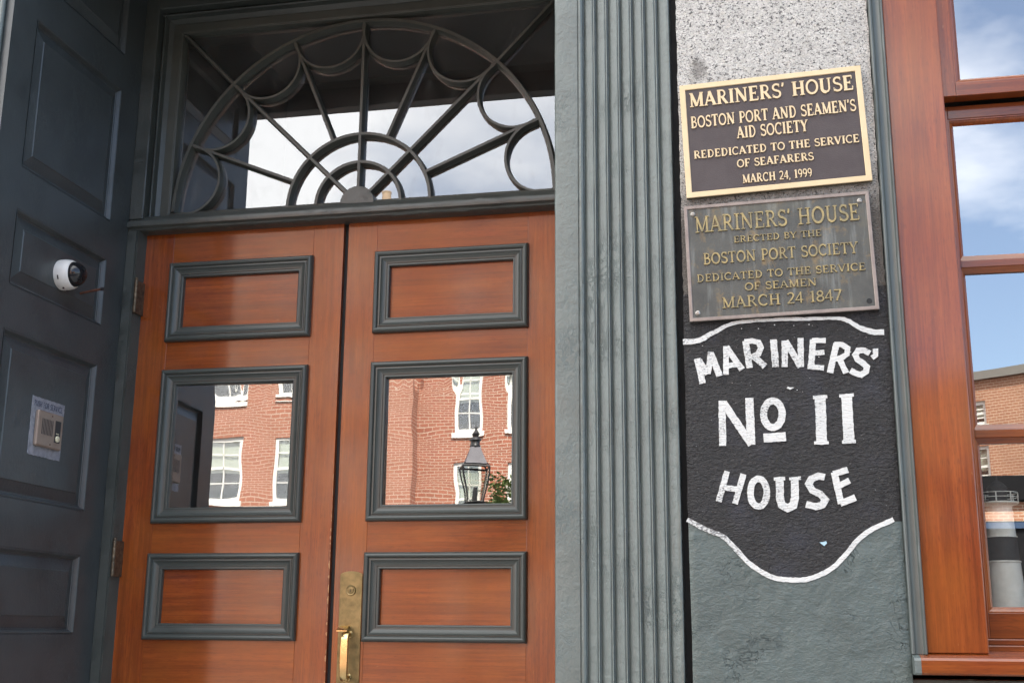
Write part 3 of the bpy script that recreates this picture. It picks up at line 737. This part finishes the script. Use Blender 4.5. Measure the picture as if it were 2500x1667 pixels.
# stray flecks of white paint round the lettering and the top line
mb = MB()
for k in range(20):
    if k < 8: x, z = random.uniform(-.14, .31), None; z = interp(topc)(x)-random.uniform(.004, .022)
    else: x, z = random.uniform(-.1, .31), random.uniform(2.20, 2.33)
    s_ = random.uniform(.0008, .0026); a0 = random.random()*6
    mb.prism([(x+s_*random.uniform(.5, 1.3)*math.cos(a0+q*1.05), z+s_*random.uniform(.4, .9)*math.sin(a0+q*1.05)) for q in range(6)], .0028, .0042, fp)
p = ZS(645, 443); mb.prism([(p.x-.008, p.z), (p.x+.001, p.z-.004), (p.x+.011, p.z+.001), (p.x+.001, p.z+.002), (p.x-.005, p.z+.004)], .0028, .0046, fp)
tag(mb.build('paint_flecks', WHITEPAINT, sign), kind='stuff')
p = ZS(826, 1291); mb = MB(); mb.prism([(p.x-.008, p.z+.003), (p.x+.003, p.z-.006), (p.x+.010, p.z+.001), (p.x+.008, p.z+.006), (p.x+.001, p.z+.004)], .0028, .0042, fp)
mb.build('blue_paint_chip', metal('pale_blue_paint', (.35, .52, .62), .5, 0, None, 10, 0), sign)

# ------------------------------------------------------------------ raised lettering
def font(ch, T=.165, t=.075, sf=True):
    "strokes (points, width) of a roman capital one unit high, and its advance"
    S = lambda x, y, w_=.30: ([(x-w_/2, y), (x+w_/2, y)], .055) if sf else None
    lo, hi = .028, .972
    st = lambda x: ([(x, 0), (x, 1)], T)
    sl = lambda *a: [q for q in a if q]
    if ch == 'A': return sl(([(.10, .02), (.385, 1)], t), ([(.37, 1), (.70, .02)], T), ([(.19, .33), (.60, .33)], t), S(.11, lo, .26), S(.70, lo, .32)), .84
    if ch == 'B': return sl(st(.19), ([(.1, hi)]+arc(.34, .755, .22, .217, 90, -90)+[(.2, .538)], .10), ([(.2, .52)]+arc(.36, .275, .26, .247, 90, -90)+[(.1, lo)], .11), S(.16, lo, .2), S(.16, hi, .2)), .74
    if ch == 'C': return sl((arc(.43, .5, .34, .47, 48, 315, 22), .13), ([(.68, .68), (.68, .97)], .05) if sf else None), .80
    if ch == 'D': return sl(st(.19), ([(.08, hi), (.30, hi)]+arc(.32, .5, .36, .472, 90, -90, 18)+[(.08, lo)], .12), S(.17, lo, .2), S(.17, hi, .2)), .84
    if ch == 'E': return sl(st(.19), ([(.06, hi), (.60, hi)], t), ([(.2, .51), (.48, .51)], t), ([(.06, lo), (.63, lo)], t), ([(.60, .99), (.60, .78)], .05) if sf else None, ([(.635, .01), (.635, .25)], .05) if sf else None, ([(.48, .40), (.48, .62)], .05) if sf else None), .74
    if ch == 'F': return sl(st(.19), ([(.06, hi), (.60, hi)], t), ([(.2, .49), (.48, .49)], t), S(.19, lo), ([(.60, .99), (.60, .76)], .05) if sf else None, ([(.48, .38), (.48, .60)], .05) if sf else None), .68
    if ch == 'H': return sl(st(.20), st(.70), ([(.2, .51), (.7, .51)], t), S(.2, lo, .32), S(.2, hi, .32), S(.7, lo, .32), S(.7, hi, .32)), .92
    if ch == 'I': return sl(st(.20), S(.2, lo, .32), S(.2, hi, .32)), .42
    if ch == 'M': return sl(([(.17, .02), (.17, .98)], t), ([(.16, .98), (.50, .05)], T*.95), ([(.50, .05), (.82, .98)], t), ([(.83, .02), (.83, 1)], T), S(.17, lo, .26), S(.13, hi, .2), S(.83, lo, .32), S(.86, hi, .22)), 1.02
    if ch == 'N': return sl(([(.17, .02), (.17, .98)], t), ([(.15, .98), (.70, .03)], T), ([(.72, .02), (.72, .98)], t), S(.17, lo, .28), S(.12, hi, .2), S(.72, hi, .28)), .92
    if ch == 'O': return sl((arc(.43, .5, .345, .465, 0, 360, 26), .135)), .88
    if ch == 'P': return sl(st(.19), ([(.08, hi)]+arc(.36, .72, .23, .252, 90, -90)+[(.2, .468)], .105), S(.19, lo), S(.17, hi, .2)), .70
    if ch == 'R': return sl(st(.19), ([(.08, hi)]+arc(.36, .735, .22, .237, 90, -90)+[(.2, .498)], .105), ([(.38, .5), (.68, .03)], T*.9), S(.19, lo), S(.17, hi, .2), S(.70, lo, .18)), .82
    if ch == 'S': return sl((arc(.33, .745, .215, .215, 35, 270, 14)+arc(.33, .265, .24, .235, 88, -150, 16), .125), ([(.52, .74), (.52, .97)], .045) if sf else None, ([(.085, .03), (.085, .28)], .045) if sf else None), .66
    if ch == 'T': return sl(st(.37), ([(.04, hi), (.70, hi)], t), S(.37, lo, .32), ([(.06, .99), (.06, .76)], .05) if sf else None, ([(.68, .99), (.68, .76)], .05) if sf else None), .76
    if ch == 'U': return sl(([(.20, 1), (.20, .35)]+arc(.44, .30, .24, .265, 180, 360, 14)+[(.68, 1)], [T]*10+[.11]*8), S(.20, hi, .32), S(.69, hi, .26)), .90
    if ch == 'V': return sl(([(.12, .98), (.42, 0)], T), ([(.42, 0), (.70, .98)], t), S(.12, hi, .30), S(.70, hi, .24)), .84
    if ch == 'Y': return sl(([(.12, .98), (.40, .45)], T), ([(.40, .45), (.68, .98)], t), ([(.40, .5), (.40, 0)], T), S(.12, hi, .28), S(.68, hi, .24), S(.40, lo, .30)), .82
    if ch == '1': return sl(st(.24), ([(.1, .86), (.24, .97)], t), S(.24, lo, .32)), .48
    if ch == '2': return sl((arc(.30, .74, .21, .225, 160, -20, 12)+[(.40, .45), (.10, .06)], .12), ([(.06, .05), (.56, .05)], .10)), .62
    if ch == '4': return sl(([(.43, 0), (.43, 1)], T*.85), ([(.43, .98), (.05, .28), (.60, .28)], .08)), .64
    if ch == '7': return sl(([(.06, .95), (.55, .95)], .10), ([(.55, .95), (.22, 0)], .13)), .60
    if ch == '8': return sl((arc(.30, .745, .19, .21, 0, 360, 18), .11), (arc(.30, .26, .23, .225, 0, 360, 18), .12)), .62
    if ch == '9': return sl((arc(.30, .69, .21, .265, 0, 360, 20), .115), (arc(.21, .62, .30, .58, 10, -75, 12), .11)), .62
    if ch == ',': return [([(.12, .08), (.12, .02), (.06, -.14)], .12)], .30
    if ch == "'": return [([(.12, 1.02), (.12, .92), (.07, .76)], .12)], .26
    return [], .42
def line_of_text(parent, text, u0, u1, v0, v1, h0, h1, fn, mat, name='raised_letter', kw={}):
    "u0..u1: width to fill, v0 baseline, v1 cap line"
    H = v1-v0; adv = [font(c, **kw)[1] for c in text]; tot = sum(adv)
    sx_ = (u1-u0)/tot
    x = u0
    for c, a in zip(text, adv):
        ss = font(c, **kw)[0]
        if ss:
            mb = MB()
            for k, (pts, wd) in enumerate(ss):
                f2 = lambda u, v, h, x=x: fn(x+u*sx_, v0+v*H, h)
                stroke(mb, pts, wd, h0, h1+k*.00009, f2)
            mb.build(name, mat, parent)
        x += a*sx_
def plaque(loc, ang, W_, H_, label, body, rim, ground_, lmat, rimw, lines, kw, th):
    t = thing('plaque', loc, label, 'plaque')
    ca, sa = math.cos(ang), math.sin(ang)
    f = lambda u, v, h: (loc[0]+u*ca-v*sa, loc[1]-h, loc[2]+u*sa+v*ca)
    mb = MB(); mb.prism([(0, 0), (W_, 0), (W_, H_), (0, H_)], .001, th-.003, f); mb.build('plate', ground_, t)
    mb = MB(); mb.frame(0, W_, 0, H_, [(0, 0), (0, th-.001), (.0012, th), (rimw-.0015, th), (rimw, th-.0012), (rimw, th-.004)], f); mb.build('rim', rim, t, weld=True)
    for text, ua, ub, vt, vb in lines:
        line_of_text(t, text, ua*W_, ub*W_, (1-vb)*H_, (1-vt)*H_, th-.0035, th+.0003, f, lmat, kw=kw)
    return t, f
YPL = YG-.003
t1, f1 = plaque((-.1675, YPL, 2.741), R(2.05), .4855, .330, 'bright bronze plaque with gold lettering and gold rim, above the weathered plaque', None, PLAQUEGOLD, PLAQUEBROWN, PLAQUEGOLD, .0155,
    [("MARINERS' HOUSE", .050, .955, .080, .205), ("BOSTON PORT AND SEAMEN'S", .050, .955, .292, .392), ("AID SOCIETY", .300, .690, .425, .525), ("REDEDICATED TO THE SERVICE", .055, .955, .598, .664), ("OF SEAFARERS", .288, .705, .712, .778), ("MARCH 24, 1999", .312, .688, .846, .918)], dict(T=.195, t=.105), .0150)
t2, f2 = plaque((-.1680, YPL, 2.397), R(1.45), .4825, .3215, 'weathered grey green bronze plaque with dull lettering, above the painted sign', None, OLDEDGE, OLDBRONZE, OLDLETTER, .0095,
    [("MARINERS' HOUSE", .055, .945, .10, .240), ("ERECTED BY THE", .262, .735, .298, .351), ("BOSTON PORT SOCIETY", .090, .920, .425, .520), ("DEDICATED TO THE SERVICE", .050, .950, .605, .667), ("OF SEAMEN", .305, .690, .705, .768), ("MARCH 24 1847", .178, .812, .812, .904)], dict(T=.13, t=.075), .0130)
for u, v in ((.048, .925), (.948, .925), (.045, .07)):
    mb = MB(); mb.lathe([(0, .0095), (.0068, .0095), (.0066, .0115), (.0045, .0135), (.0035, .0138), (.003, .0125), (0, .0125)], lambda a, b, h, u=u, v=v: f2(u*.4825+a, v*.3215+b, h), 20); mb.build('screw', STEEL, t2)
mb = MB(); mb.lathe([(.0072, .0098), (.0068, .0108), (.0052, .0109), (.005, .0103), (0, .0103)], lambda a, b, h: f2(.952*.4825+a, .075*.3215+b, h), 20); mb.build('empty_screw_hole', DARK, t2)

# ------------------------------------------------------------------ window with the green moulding
win = thing('sash_window', (.91, -.8, 1.5), 'red wood sash window with a broad casing and deep sill, right of the pier', 'window')
mb = MB()
pr = [(.3365, -.80), (.3365, -.873), (.338, -.8775), (.341, -.8795), (.3445, -.8790), (.3465, -.8765), (.3485, -.8745), (.3520, -.8728), (.3570, -.8722), (.3620, -.8728), (.3655, -.8745), (.3668, -.8785), (.3690, -.8815), (.3715, -.8820), (.3738, -.8795), (.3745, -.876), (.3745, -.80)]
extr_z(mb, pr, 1.5545, 4.075, 170, .0004, 16); mb.build('edge_moulding', paint('slate_green_trim', (.074, .088, .084), .3, .12, var=.06), win, angle=35)
for a, b in ((.375, .5165), (1.30, 1.4415)):
    mb = MB(); mb.box((a, -.862, 1.5570), (b, -.70, 4.0)); mb.build('casing', WINV, win, bevel=.003)
mb = MB(); mb.box((.5166, -.855, 3.9), (1.2999, -.70, 4.0)); mb.build('head', WINH, win, bevel=.003)
def sash(name, Y, xg0, xg1, zg0, zg1, x0, x1, z0, z1, bev, muns, d=.042):
    mb = MB()
    fn = FXY(Y)
    i0, i1, j0, j1 = xg0-bev, xg1+bev, zg0-bev, zg1+bev
    for a, b in (((x0, z0), (i0, z1)), ((i1, z0), (x1, z1))):
        mb.box((a[0], Y, a[1]), (b[0], Y+d, b[1]))
    s_ = mb.build(name, WINV, win, bevel=.0015)
    mb = MB(); mb.box((i0+.0002, Y+.0006, z0), (i1-.0002, Y+d-.001, j0)); mb.build('rail', WINH, s_, bevel=.0015)
    mb = MB(); mb.box((i0+.0002, Y+.0006, j1), (i1-.0002, Y+d-.001, z1)); mb.build('rail', WINH, s_, bevel=.0015)
    mb = MB(); mb.frame(i0, i1, j0, j1, [(0, -.003), (.003, -.003), (.004, -.0055), (bev*.55, -.009), (bev, -.0185)], fn); mb.build('glazing_bead', WINV, s_, weld=True)
    k = 0
    for z, hw_, hb_ in muns:
        mb = MB(); n_ = 2
        sec = [(z-hb_, -.0190), (z-hb_, -.0120), (z-hw_-.002, -.0035), (z-hw_, -.001), (z+hw_, -.001), (z+hw_+.002, -.0035), (z+hb_, -.0110), (z+hb_, -.0190)]
        rows = [[fn(x, q[0], q[1]) for q in sec] for x in (i0+.004, i1-.004)]
        mb.grid(rows, False, False); mb.build('glazing_bar', WINH, s_)
    xm = (xg0+xg1)/2
    mb = MB(); sec = [(xm-.020, -.0188), (xm-.010, -.0037), (xm-.008, -.0013), (xm+.008, -.0013), (xm+.010, -.0037), (xm+.020, -.0188)]
    mb.grid([[fn(q[0], z, q[1]) for q in sec] for z in (j0+.004, j1-.004)], False, False); mb.build('glazing_bar', WINV, s_)
    mb = MB(); mb.box((xg0-.004, Y+.0192, zg0-.004), (xg1+.004, Y+.0225, zg1+.004)); mb.build('glass_pane', GLASS_WIN, s_)
sash('upper_sash', -.832, .5695, 1.2465, 3.058, 3.86, .5168, 1.2997, 3.003, 3.899, .0165, [(3.45, .008, .022)])
sash('lower_sash', -.782, .549, 1.267, 1.668, 2.944, .5, 1.315, 1.592, 2.995, .0145, [(2.5485, .0085, .0245), (2.098, .009, .0245)])
mb = MB()
pr = [(-.70, 1.5665), (-.80, 1.5635), (-.905, 1.5495), (-.915, 1.547), (-.919, 1.541), (-.919, 1.512), (-.915, 1.508), (-.70, 1.5075)]
extr_x(mb, pr, .3530, 1.47, 20, .0003); mb.build('sill', wood('sill_mahogany', 'x', .85, .28), win, angle=30)
mb = MB(); extr_x(mb, [(y, z-.0006 if z > 1.53 else z) for y, z in pr], .3375, .3528, 2, .0002); mb.build('sill_end', GREEN, win, angle=30)
mb = MB(); mb.box((.517, -.806, 1.560), (1.2995, -.745, 1.5765)); mb.box((.517, -.80, 1.5767), (1.2995, -.7, 1.5915)); mb.build('stool', WINH, win, bevel=.003)
mb = MB(); mb.box((.36, -.69, 1.50), (1.45, -.25, 1.60)); mb.build('inner_board', WINH, win)

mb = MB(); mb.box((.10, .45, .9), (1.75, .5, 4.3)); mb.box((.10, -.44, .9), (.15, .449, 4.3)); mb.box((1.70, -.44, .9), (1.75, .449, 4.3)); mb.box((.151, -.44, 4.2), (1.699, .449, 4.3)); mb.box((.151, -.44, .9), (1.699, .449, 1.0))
mb.box((1.4425, -.82, 1.497), (1.519, -.46, 4.078))  # closes the light leak beside the casing
mb.build('dark_backdrop', metal('dark_backdrop_black', (.014, .014, .015), .9, 0, None, 10, 0), hw)  # unseen black box added to keep the space behind the window dark
# ------------------------------------------------------------------ model lighthouse on the inner window board
lx, ly = .596, -.69
lh = thing('model_lighthouse', (lx, ly, 1.60), 'small black and white banded model lighthouse behind the window glass', 'model lighthouse')
fl_ = lambda a, b, h: (lx+a*.946, ly+b*.946, 1.6+(h-1.6)*.946)
mb = MB(); mb.lathe([(0, 1.6005), (.054, 1.6005), (.0535, 1.612), (.0435, 1.789), (.046, 1.7905), (.046, 1.7935), (.0425, 1.7945)], fl_, 48); mb.build('tower_base', LHWHITE, lh)
mb = MB(); mb.lathe([(.0428, 1.7946), (.0392, 1.8565)], fl_, 48); mb.build('black_band', LHBLACK, lh)
mb = MB(); mb.lathe([(.0385, 1.8566), (.0415, 1.8568), (.0412, 1.8595), (.0382, 1.8605), (.0335, 1.938), (.0325, 1.9405)], fl_, 48); mb.build('tower_top', LHWHITE, lh)
mb = MB(); mb.lathe([(.032, 1.9406), (.046, 1.944), (.0525, 1.9475), (.0525, 1.9515), (.030, 1.952), (0, 1.952)], fl_, 48); mb.build('gallery', LHWHITE, lh)
mb = MB()
for z in (1.964, 1.9765): mb.tube([fl_(.0505*math.cos(R(a)), .0505*math.sin(R(a)), z) for a in range(0, 361, 8)], .0011, 6)
for a in range(-60, 300, 45): mb.tube([fl_(.0505*math.cos(R(a)), .0505*math.sin(R(a)), z) for z in (1.951, 1.9765)], .0016, 6)
mb.build('railing', LHWHITE, lh)
mb = MB(); mb.lathe([(.024, 1.952), (.024, 1.988), (.027, 1.9885), (.027, 1.9915), (.012, 2.006), (.003, 2.012), (.0016, 2.03), (0, 2.031)], fl_, 24); mb.build('lantern', LHBLACK, lh)

# ------------------------------------------------------------------ camera, rod and intercom on the left reveal
XF = XL-.0035
ct = thing('security_camera', (XF, -.452, 2.765), 'white round dome camera with smoked glass, on the upper reveal panel', 'camera')
fc = lambda a, b, h: (XF+h, -.452+a, 2.765+b)
mb = MB(); mb.lathe([(0, 0), (.0515, 0), (.0525, .004), (.0525, .018), (.0520, .026), (.0505, .035), (.0475, .044), (.0448, .0485), (.0432, .0495), (.0425, .048)], fc, 48); mb.build('shell', WHITEPLASTIC, ct, angle=50)
mb = MB(); mb.lathe([(.0422*math.cos(R(a)), .0475+.0425*math.sin(R(a))) for a in range(0, 90, 6)]+[(0, .0900)], fc, 40); mb.build('dome', DOMEBLACK, ct)
mb = MB(); mb.tube([fc(.0535*math.cos(R(a)), .0535*math.sin(R(a)), .018) for a in range(196, 214, 3)], .0022, 6); mb.box(fc(-.0190, -.0535, .020), fc(-.0145, -.0455, .025)); mb.box(fc(.008, -.055, .018), fc(.017, -.0475, .0225)); mb.build('vent', BLACKPL, ct)
mb = MB()
p0 = Vector((XF, -.330, 2.735)); p1 = p0+Vector((.085, -.004, .0105))
mb.tube([p0, p0+(p1-p0)*.5, p1], .0042, 10); rod = mb.build('iron_rod', RUST); tag(rod, 'short rusty rod sticking out of the panel beside the dome camera', 'rod')
mb = MB(); mb.tube([p1+Vector((-.004, 0, 0)), p1+Vector((.004, 0, .0004))], .0062, 10); mb.build('tip', BLACKPL, rod)

ic = thing('intercom', (XF, -.454, 2.237), 'taupe metal intercom on a scuffed silver plate, below the dome camera', 'intercom')
fi = lambda u, v, h: (XF+h, u, v)
mb = MB()
edge = []
ring = [(-.546, 2.142), (-.362, 2.142), (-.362, 2.332), (-.546, 2.332), (-.546, 2.142)]
for p_ in resample(ring, .008)[:-1]:
    edge.append((p_[0]+random.uniform(-.0012, .0008), p_[1]+random.uniform(-.0012, .0010)))
mb.prism(edge, 0, .0022, fi); mb.build('backing_plate', LABEL, ic)
line_of_text(ic, 'PUSH FOR SERVICE', -.537, -.374, 2.302, 2.320, .0020, .0030, fi, INK, 'printed_letter', dict(T=.10, t=.10, sf=False))
mb = MB(); mb.prism([(-.527, 2.173), (-.383, 2.173), (-.383, 2.290), (-.527, 2.290)], .0023, .0175, fi); body = mb.build('body', TAUPE, ic, bevel=.005)
u_ = lambda a: -.527+.144*a
v_ = lambda b: 2.290-.117*b
mb = MB()
for k in range(8): mb.box(fi(u_(.15+k*.058), v_(.66), .0172), fi(u_(.174+k*.058), v_(.22), .0179))
mb.build('grille_slot', BLACKPL, body)
mb = MB(); mb.box(fi(u_(.675), v_(.81), .0171), fi(u_(.895), v_(.19), .0182)); mb.build('call_panel', BLACKPL, body)
mb = MB(); mb.lathe([(0, .018), (.0105, .018), (.0105, .0215), (.009, .0225), (0, .0228)], lambda a, b, h: (XF+h, u_(.785)+a, v_(.70)+b), 24); mb.build('button', CREAM, body)
mb = MB(); mb.box(fi(u_(.72), v_(.565), .0180), fi(u_(.84), v_(.545), .0186)); mb.build('call_mark', CREAM, body)
mb = MB()
for b in (.10, .90): mb.lathe([(0, .0173), (.0028, .0173), (.0026, .0182), (0, .0183)], lambda a, c, h, b=b: (XF+h, u_(.53)+a, v_(b)+c), 12)
mb.build('screw_head', RUST, body)

# ------------------------------------------------------------------ across the square: houses, lamp, tree (seen in the glass)
def house_window(h, fr, x0, x1, z0, z1):
    mb = MB(); mb.frame(x0, x1, z0, z1, [(0, -.11), (0, -.05), (.085, -.05), (.085, -.11)], fr)
    a, b, c, d = x0+.085, x1-.085, z0+.085, z1-.085; zm = (c+d)/2
    for q in ((a, b, zm-.03, zm+.03), (a, b, (zm+d)/2-.014, (zm+d)/2+.014), (a, b, (zm+c)/2-.014, (zm+c)/2+.014), ((a+b)/2-.012, (a+b)/2+.012, c, d)):
        mb.prism([(q[0], q[2]), (q[1], q[2]), (q[1], q[3]), (q[0], q[3])], -.105, -.07, fr)
    f = mb.build('window', WINWHITE, h)
    mb = MB(); mb.prism([(a, c), (b, c), (b, d), (a, d)], -.100, -.095, fr); mb.build('pane', GLASS_FAR, f)
    mb = MB(); mb.prism([(a, zm-.1), (b, zm-.1), (b, d), (a, d)], -.150, -.145, fr); mb.build('blind', SHADE, f)
    mb = MB(); mb.prism([(x0-.06, z0-.10), (x1+.06, z0-.10), (x1+.06, z0), (x0-.06, z0)], -.10, .05, fr); mb.build('sill', STONE if fr(0, 0, 0)[0] > 0 else WINWHITE, f)
def house(name, org, ang, x0, x1, top, wins, label, mat, depth=8, cap=None):
    ca, sa = math.cos(ang), math.sin(ang)
    fr = lambda u, v, h: (org[0]+u*ca-h*sa, org[1]+u*sa+h*ca, v)       # h points to the street (+y)
    t = thing(name, (fr((x0+x1)/2, 0, 0)), label, 'house', 'brick houses across the square')
    mb = MB(); mb.plate([x0, x1], [0, top], wins, 0, -.15, fr)
    for q in (((x0, 0), (x0, -depth)), ((x0, -depth), (x1, -depth)), ((x1, -depth), (x1, 0))):
        (a, ha), (b, hb) = q; mb.add([fr(a, 0, ha), fr(b, 0, hb), fr(b, top, hb), fr(a, top, ha)], [(0, 1, 2, 3)])
    mb.build('wall', mat, t, weld=True)
    mb = MB(); mb.prism([(x0+.1, 0), (x1-.1, 0), (x1-.1, top-.1), (x0+.1, top-.1)], -.3, -.25, fr); mb.build('room_lining', ROOM, t)
    mb = MB(); mb.prism([(x0-.1, top+.001), (x1+.1, top+.001), (x1+.1, top+.22), (x0-.1, top+.22)], -depth-.1, .12, fr); mb.build('roof', cap or SLAB, t)
    for q in wins: house_window(t, fr, *q)
    return t, fr
Y1 = -25
wins1 = [(x, x+.70, z, z+1.75) for x in (-7.48, -6.12, -4.76, -3.4, -2.04) for z in (1.2, 3.9, 6.42, 9.0)]
house('brick_house', (0, Y1), 0, -8.46, -.8, 12.38, wins1, 'red brick house with narrow white windows, mirrored in the pane of the handled door', BRICK)
wins2 = [(x, x+.98, z, z+1.6) for x in (-15.9, -14.12, -12.40, -10.58) for z in (2.0, 4.69, 7.22, 9.8)]
h2, fr2 = house('brick_house', (0, Y1+.45), 0, -22, -8.462, 12.2, wins2, 'salmon brick house with wide white windows, mirrored in the pane of the hinged door', BRICK2)
h3, fr3 = house('brick_house', (5.53, -30), R(38), -8, 9, 8.0, [(-.62, .22, 6.85, 7.45), (-.62, .22, 5.25, 6.3), (3.2, 4.2, 6.0, 7.4)], 'tan brick house with a grey roof edge, mirrored in the sash window', BRICK3, 8, metal('grey_roof_edge', (.20, .19, .17), .6, 0, None, 10, 0))
mb = MB(); mb.box((2.0, -28.6, 4.62), (11, -27.2, 5.2)); SHOP = metal('unlit_shopfront', (.012, .012, .013), .9, 0, None, 10, 0); SHOP.node_tree.nodes['Principled BSDF'].inputs['Specular IOR Level'].default_value = .05
cn_ = mb.build('shop_canopy', SHOP, bevel=.02); tag(cn_, 'black shop canopy in front of the tan brick house', 'canopy')
mb = MB(); mb.box((2.0, -28.4, 4.16), (11, -27.4, 4.60)); mb.build('brick_band', BRICK3, cn_)
mb = MB(); mb.box((2.0, -28.5, .01), (11, -27.3, 4.15)); mb.build('shop_front', SHOP, cn_)
mb = MB(); mb.box((2.0, -27.31, 3.98), (11, -27.22, 4.12)); mb.build('blue_strip', metal('navy_sign_strip', (.03, .06, .12), .4, 0, None, 10, 0), cn_)
mb = MB(); mb.lathe([(.12, 12.7), (.12, 13.02), (.13, 13.03), (.13, 13.06), (.10, 13.06), (.10, 12.9)], lambda a, b, h: (-9.56+a, -25.2+b, h), 16); tag(mb.build('chimney_pot', metal('tan_clay', (.45, .33, .22), .8, 0, None, 10, 0)), 'tan clay chimney pot on the roof edge, mirrored low in the fanlight', 'chimney pot')

# gas lamp
LX, LY = -3.235, -9.5
lamp = thing('street_lamp', (LX, LY, 0), 'black old fashioned gas lamp with a four sided glass lantern, mirrored in the door pane', 'street lamp')
fL = lambda a, b, h: (LX+a, LY+b, h)
mb = MB(); mb.lathe([(.17, .132), (.17, .3), (.11, .36), (.10, .9), (.065, 1.0), (.055, 2.6), (.075, 2.64), (.05, 2.70), (.04, 2.88), (.07, 2.95), (0, 2.95)], fL, 20); mb.build('post', CASTIRON, lamp)
def sq(r, z, tw=45): return [fL(r*math.cos(R(tw+90*k)), r*math.sin(R(tw+90*k)), z) for k in range(4)]
mb = MB(); mb.grid([sq(.190, 3.455, 25), sq(.180, 3.47, 25), sq(.088, 3.68, 25), sq(.082, 3.685, 25)], True, False); cap_ = mb.build('lantern_roof', metal('grey_lantern_roof', (.085, .08, .10), .5, 0, None, 10, 0), lamp)
mb = MB(); mb.lathe([(.062, 3.67), (.07, 3.70), (.058, 3.72), (.058, 3.755), (.075, 3.765), (.06, 3.79), (.035, 3.80), (.045, 3.83), (.02, 3.86), (.012, 3.875), (.020, 3.89), (.006, 3.915), (0, 3.96)], fL, 16); mb.build('finial', CASTIRON, lamp)
mb = MB()
for k in range(4):
    a, b = sq(.222, 3.43, 25)[k], sq(.140, 3.02, 25)[k]; mb.tube([sq(.186, 3.46, 25)[k], a, b], .010, 6)
    a2 = sq(.222, 3.43, 25)[(k+1) % 4]; mb.tube([a, a2], .009, 6); mb.tube([b, sq(.140, 3.02, 25)[(k+1) % 4]], .012, 6)
mb.lathe([(0, 2.95), (.07, 2.95), (.12, 2.99), (.155, 3.02), (0, 3.021)], fL, 12)
mb.build('lantern_frame', CASTIRON, lamp)
mb = MB(); mb.grid([sq(.132, 3.03, 25), sq(.213, 3.425, 25)], True, False); mb.build('lantern_glass', GLASS_FAR, lamp)
mb = MB(); mb.lathe([(0, 3.02), (.03, 3.02), (.035, 3.16), (.022, 3.22), (0, 3.23)], fL, 10); mb.build('burner', LHBLACK, lamp)

# small tree
TX, TY = -5.12, -20.6
tr = thing('street_tree', (TX, TY, 0), 'small green leafy street tree, mirrored beside the gas lamp', 'tree')
mb = MB(); mb.tube([(TX, TY, .1), (TX+.03, TY, 1.4), (TX-.02, TY+.03, 2.6), (TX+.05, TY, 3.6)], [.10, .08, .06, .03], 8)
for k in range(7):
    a = k*.9; mb.tube([(TX, TY, 2.2+k*.15), (TX+.35*math.cos(a), TY+.35*math.sin(a), 2.8+k*.17), (TX+.7*math.cos(a), TY+.7*math.sin(a), 3.1+k*.2)], [.035, .02, .008], 6)
mb.build('trunk', BARK, tr)
mb = MB(); rnd = random.Random(3)
cl = [(rnd.gauss(0, .42), rnd.gauss(0, .42), 3.75+rnd.gauss(0, .42), rnd.uniform(.22, .42)) for _ in range(34)]
for (a, b, c, r_) in cl:
    for k in range(110):
        d = Vector((rnd.gauss(0, 1), rnd.gauss(0, 1), rnd.gauss(0, 1))).normalized()*r_*rnd.random()**.4
        p = Vector((TX+a, TY+b, c))+d; e1 = Vector((rnd.gauss(0, 1), rnd.gauss(0, 1), rnd.gauss(0, .6))).normalized(); e2 = e1.orthogonal().normalized()
        l_ = rnd.uniform(.04, .075)
        mb.add([p-e1*l_, p+e2*l_*.45, p+e1*l_, p-e2*l_*.45], [(0, 1, 2, 3)])
mb.build('crown', LEAF, tr, recalc=False)

for o in list(bpy.data.objects):
    if '_o' in o.keys(): del o['_o']
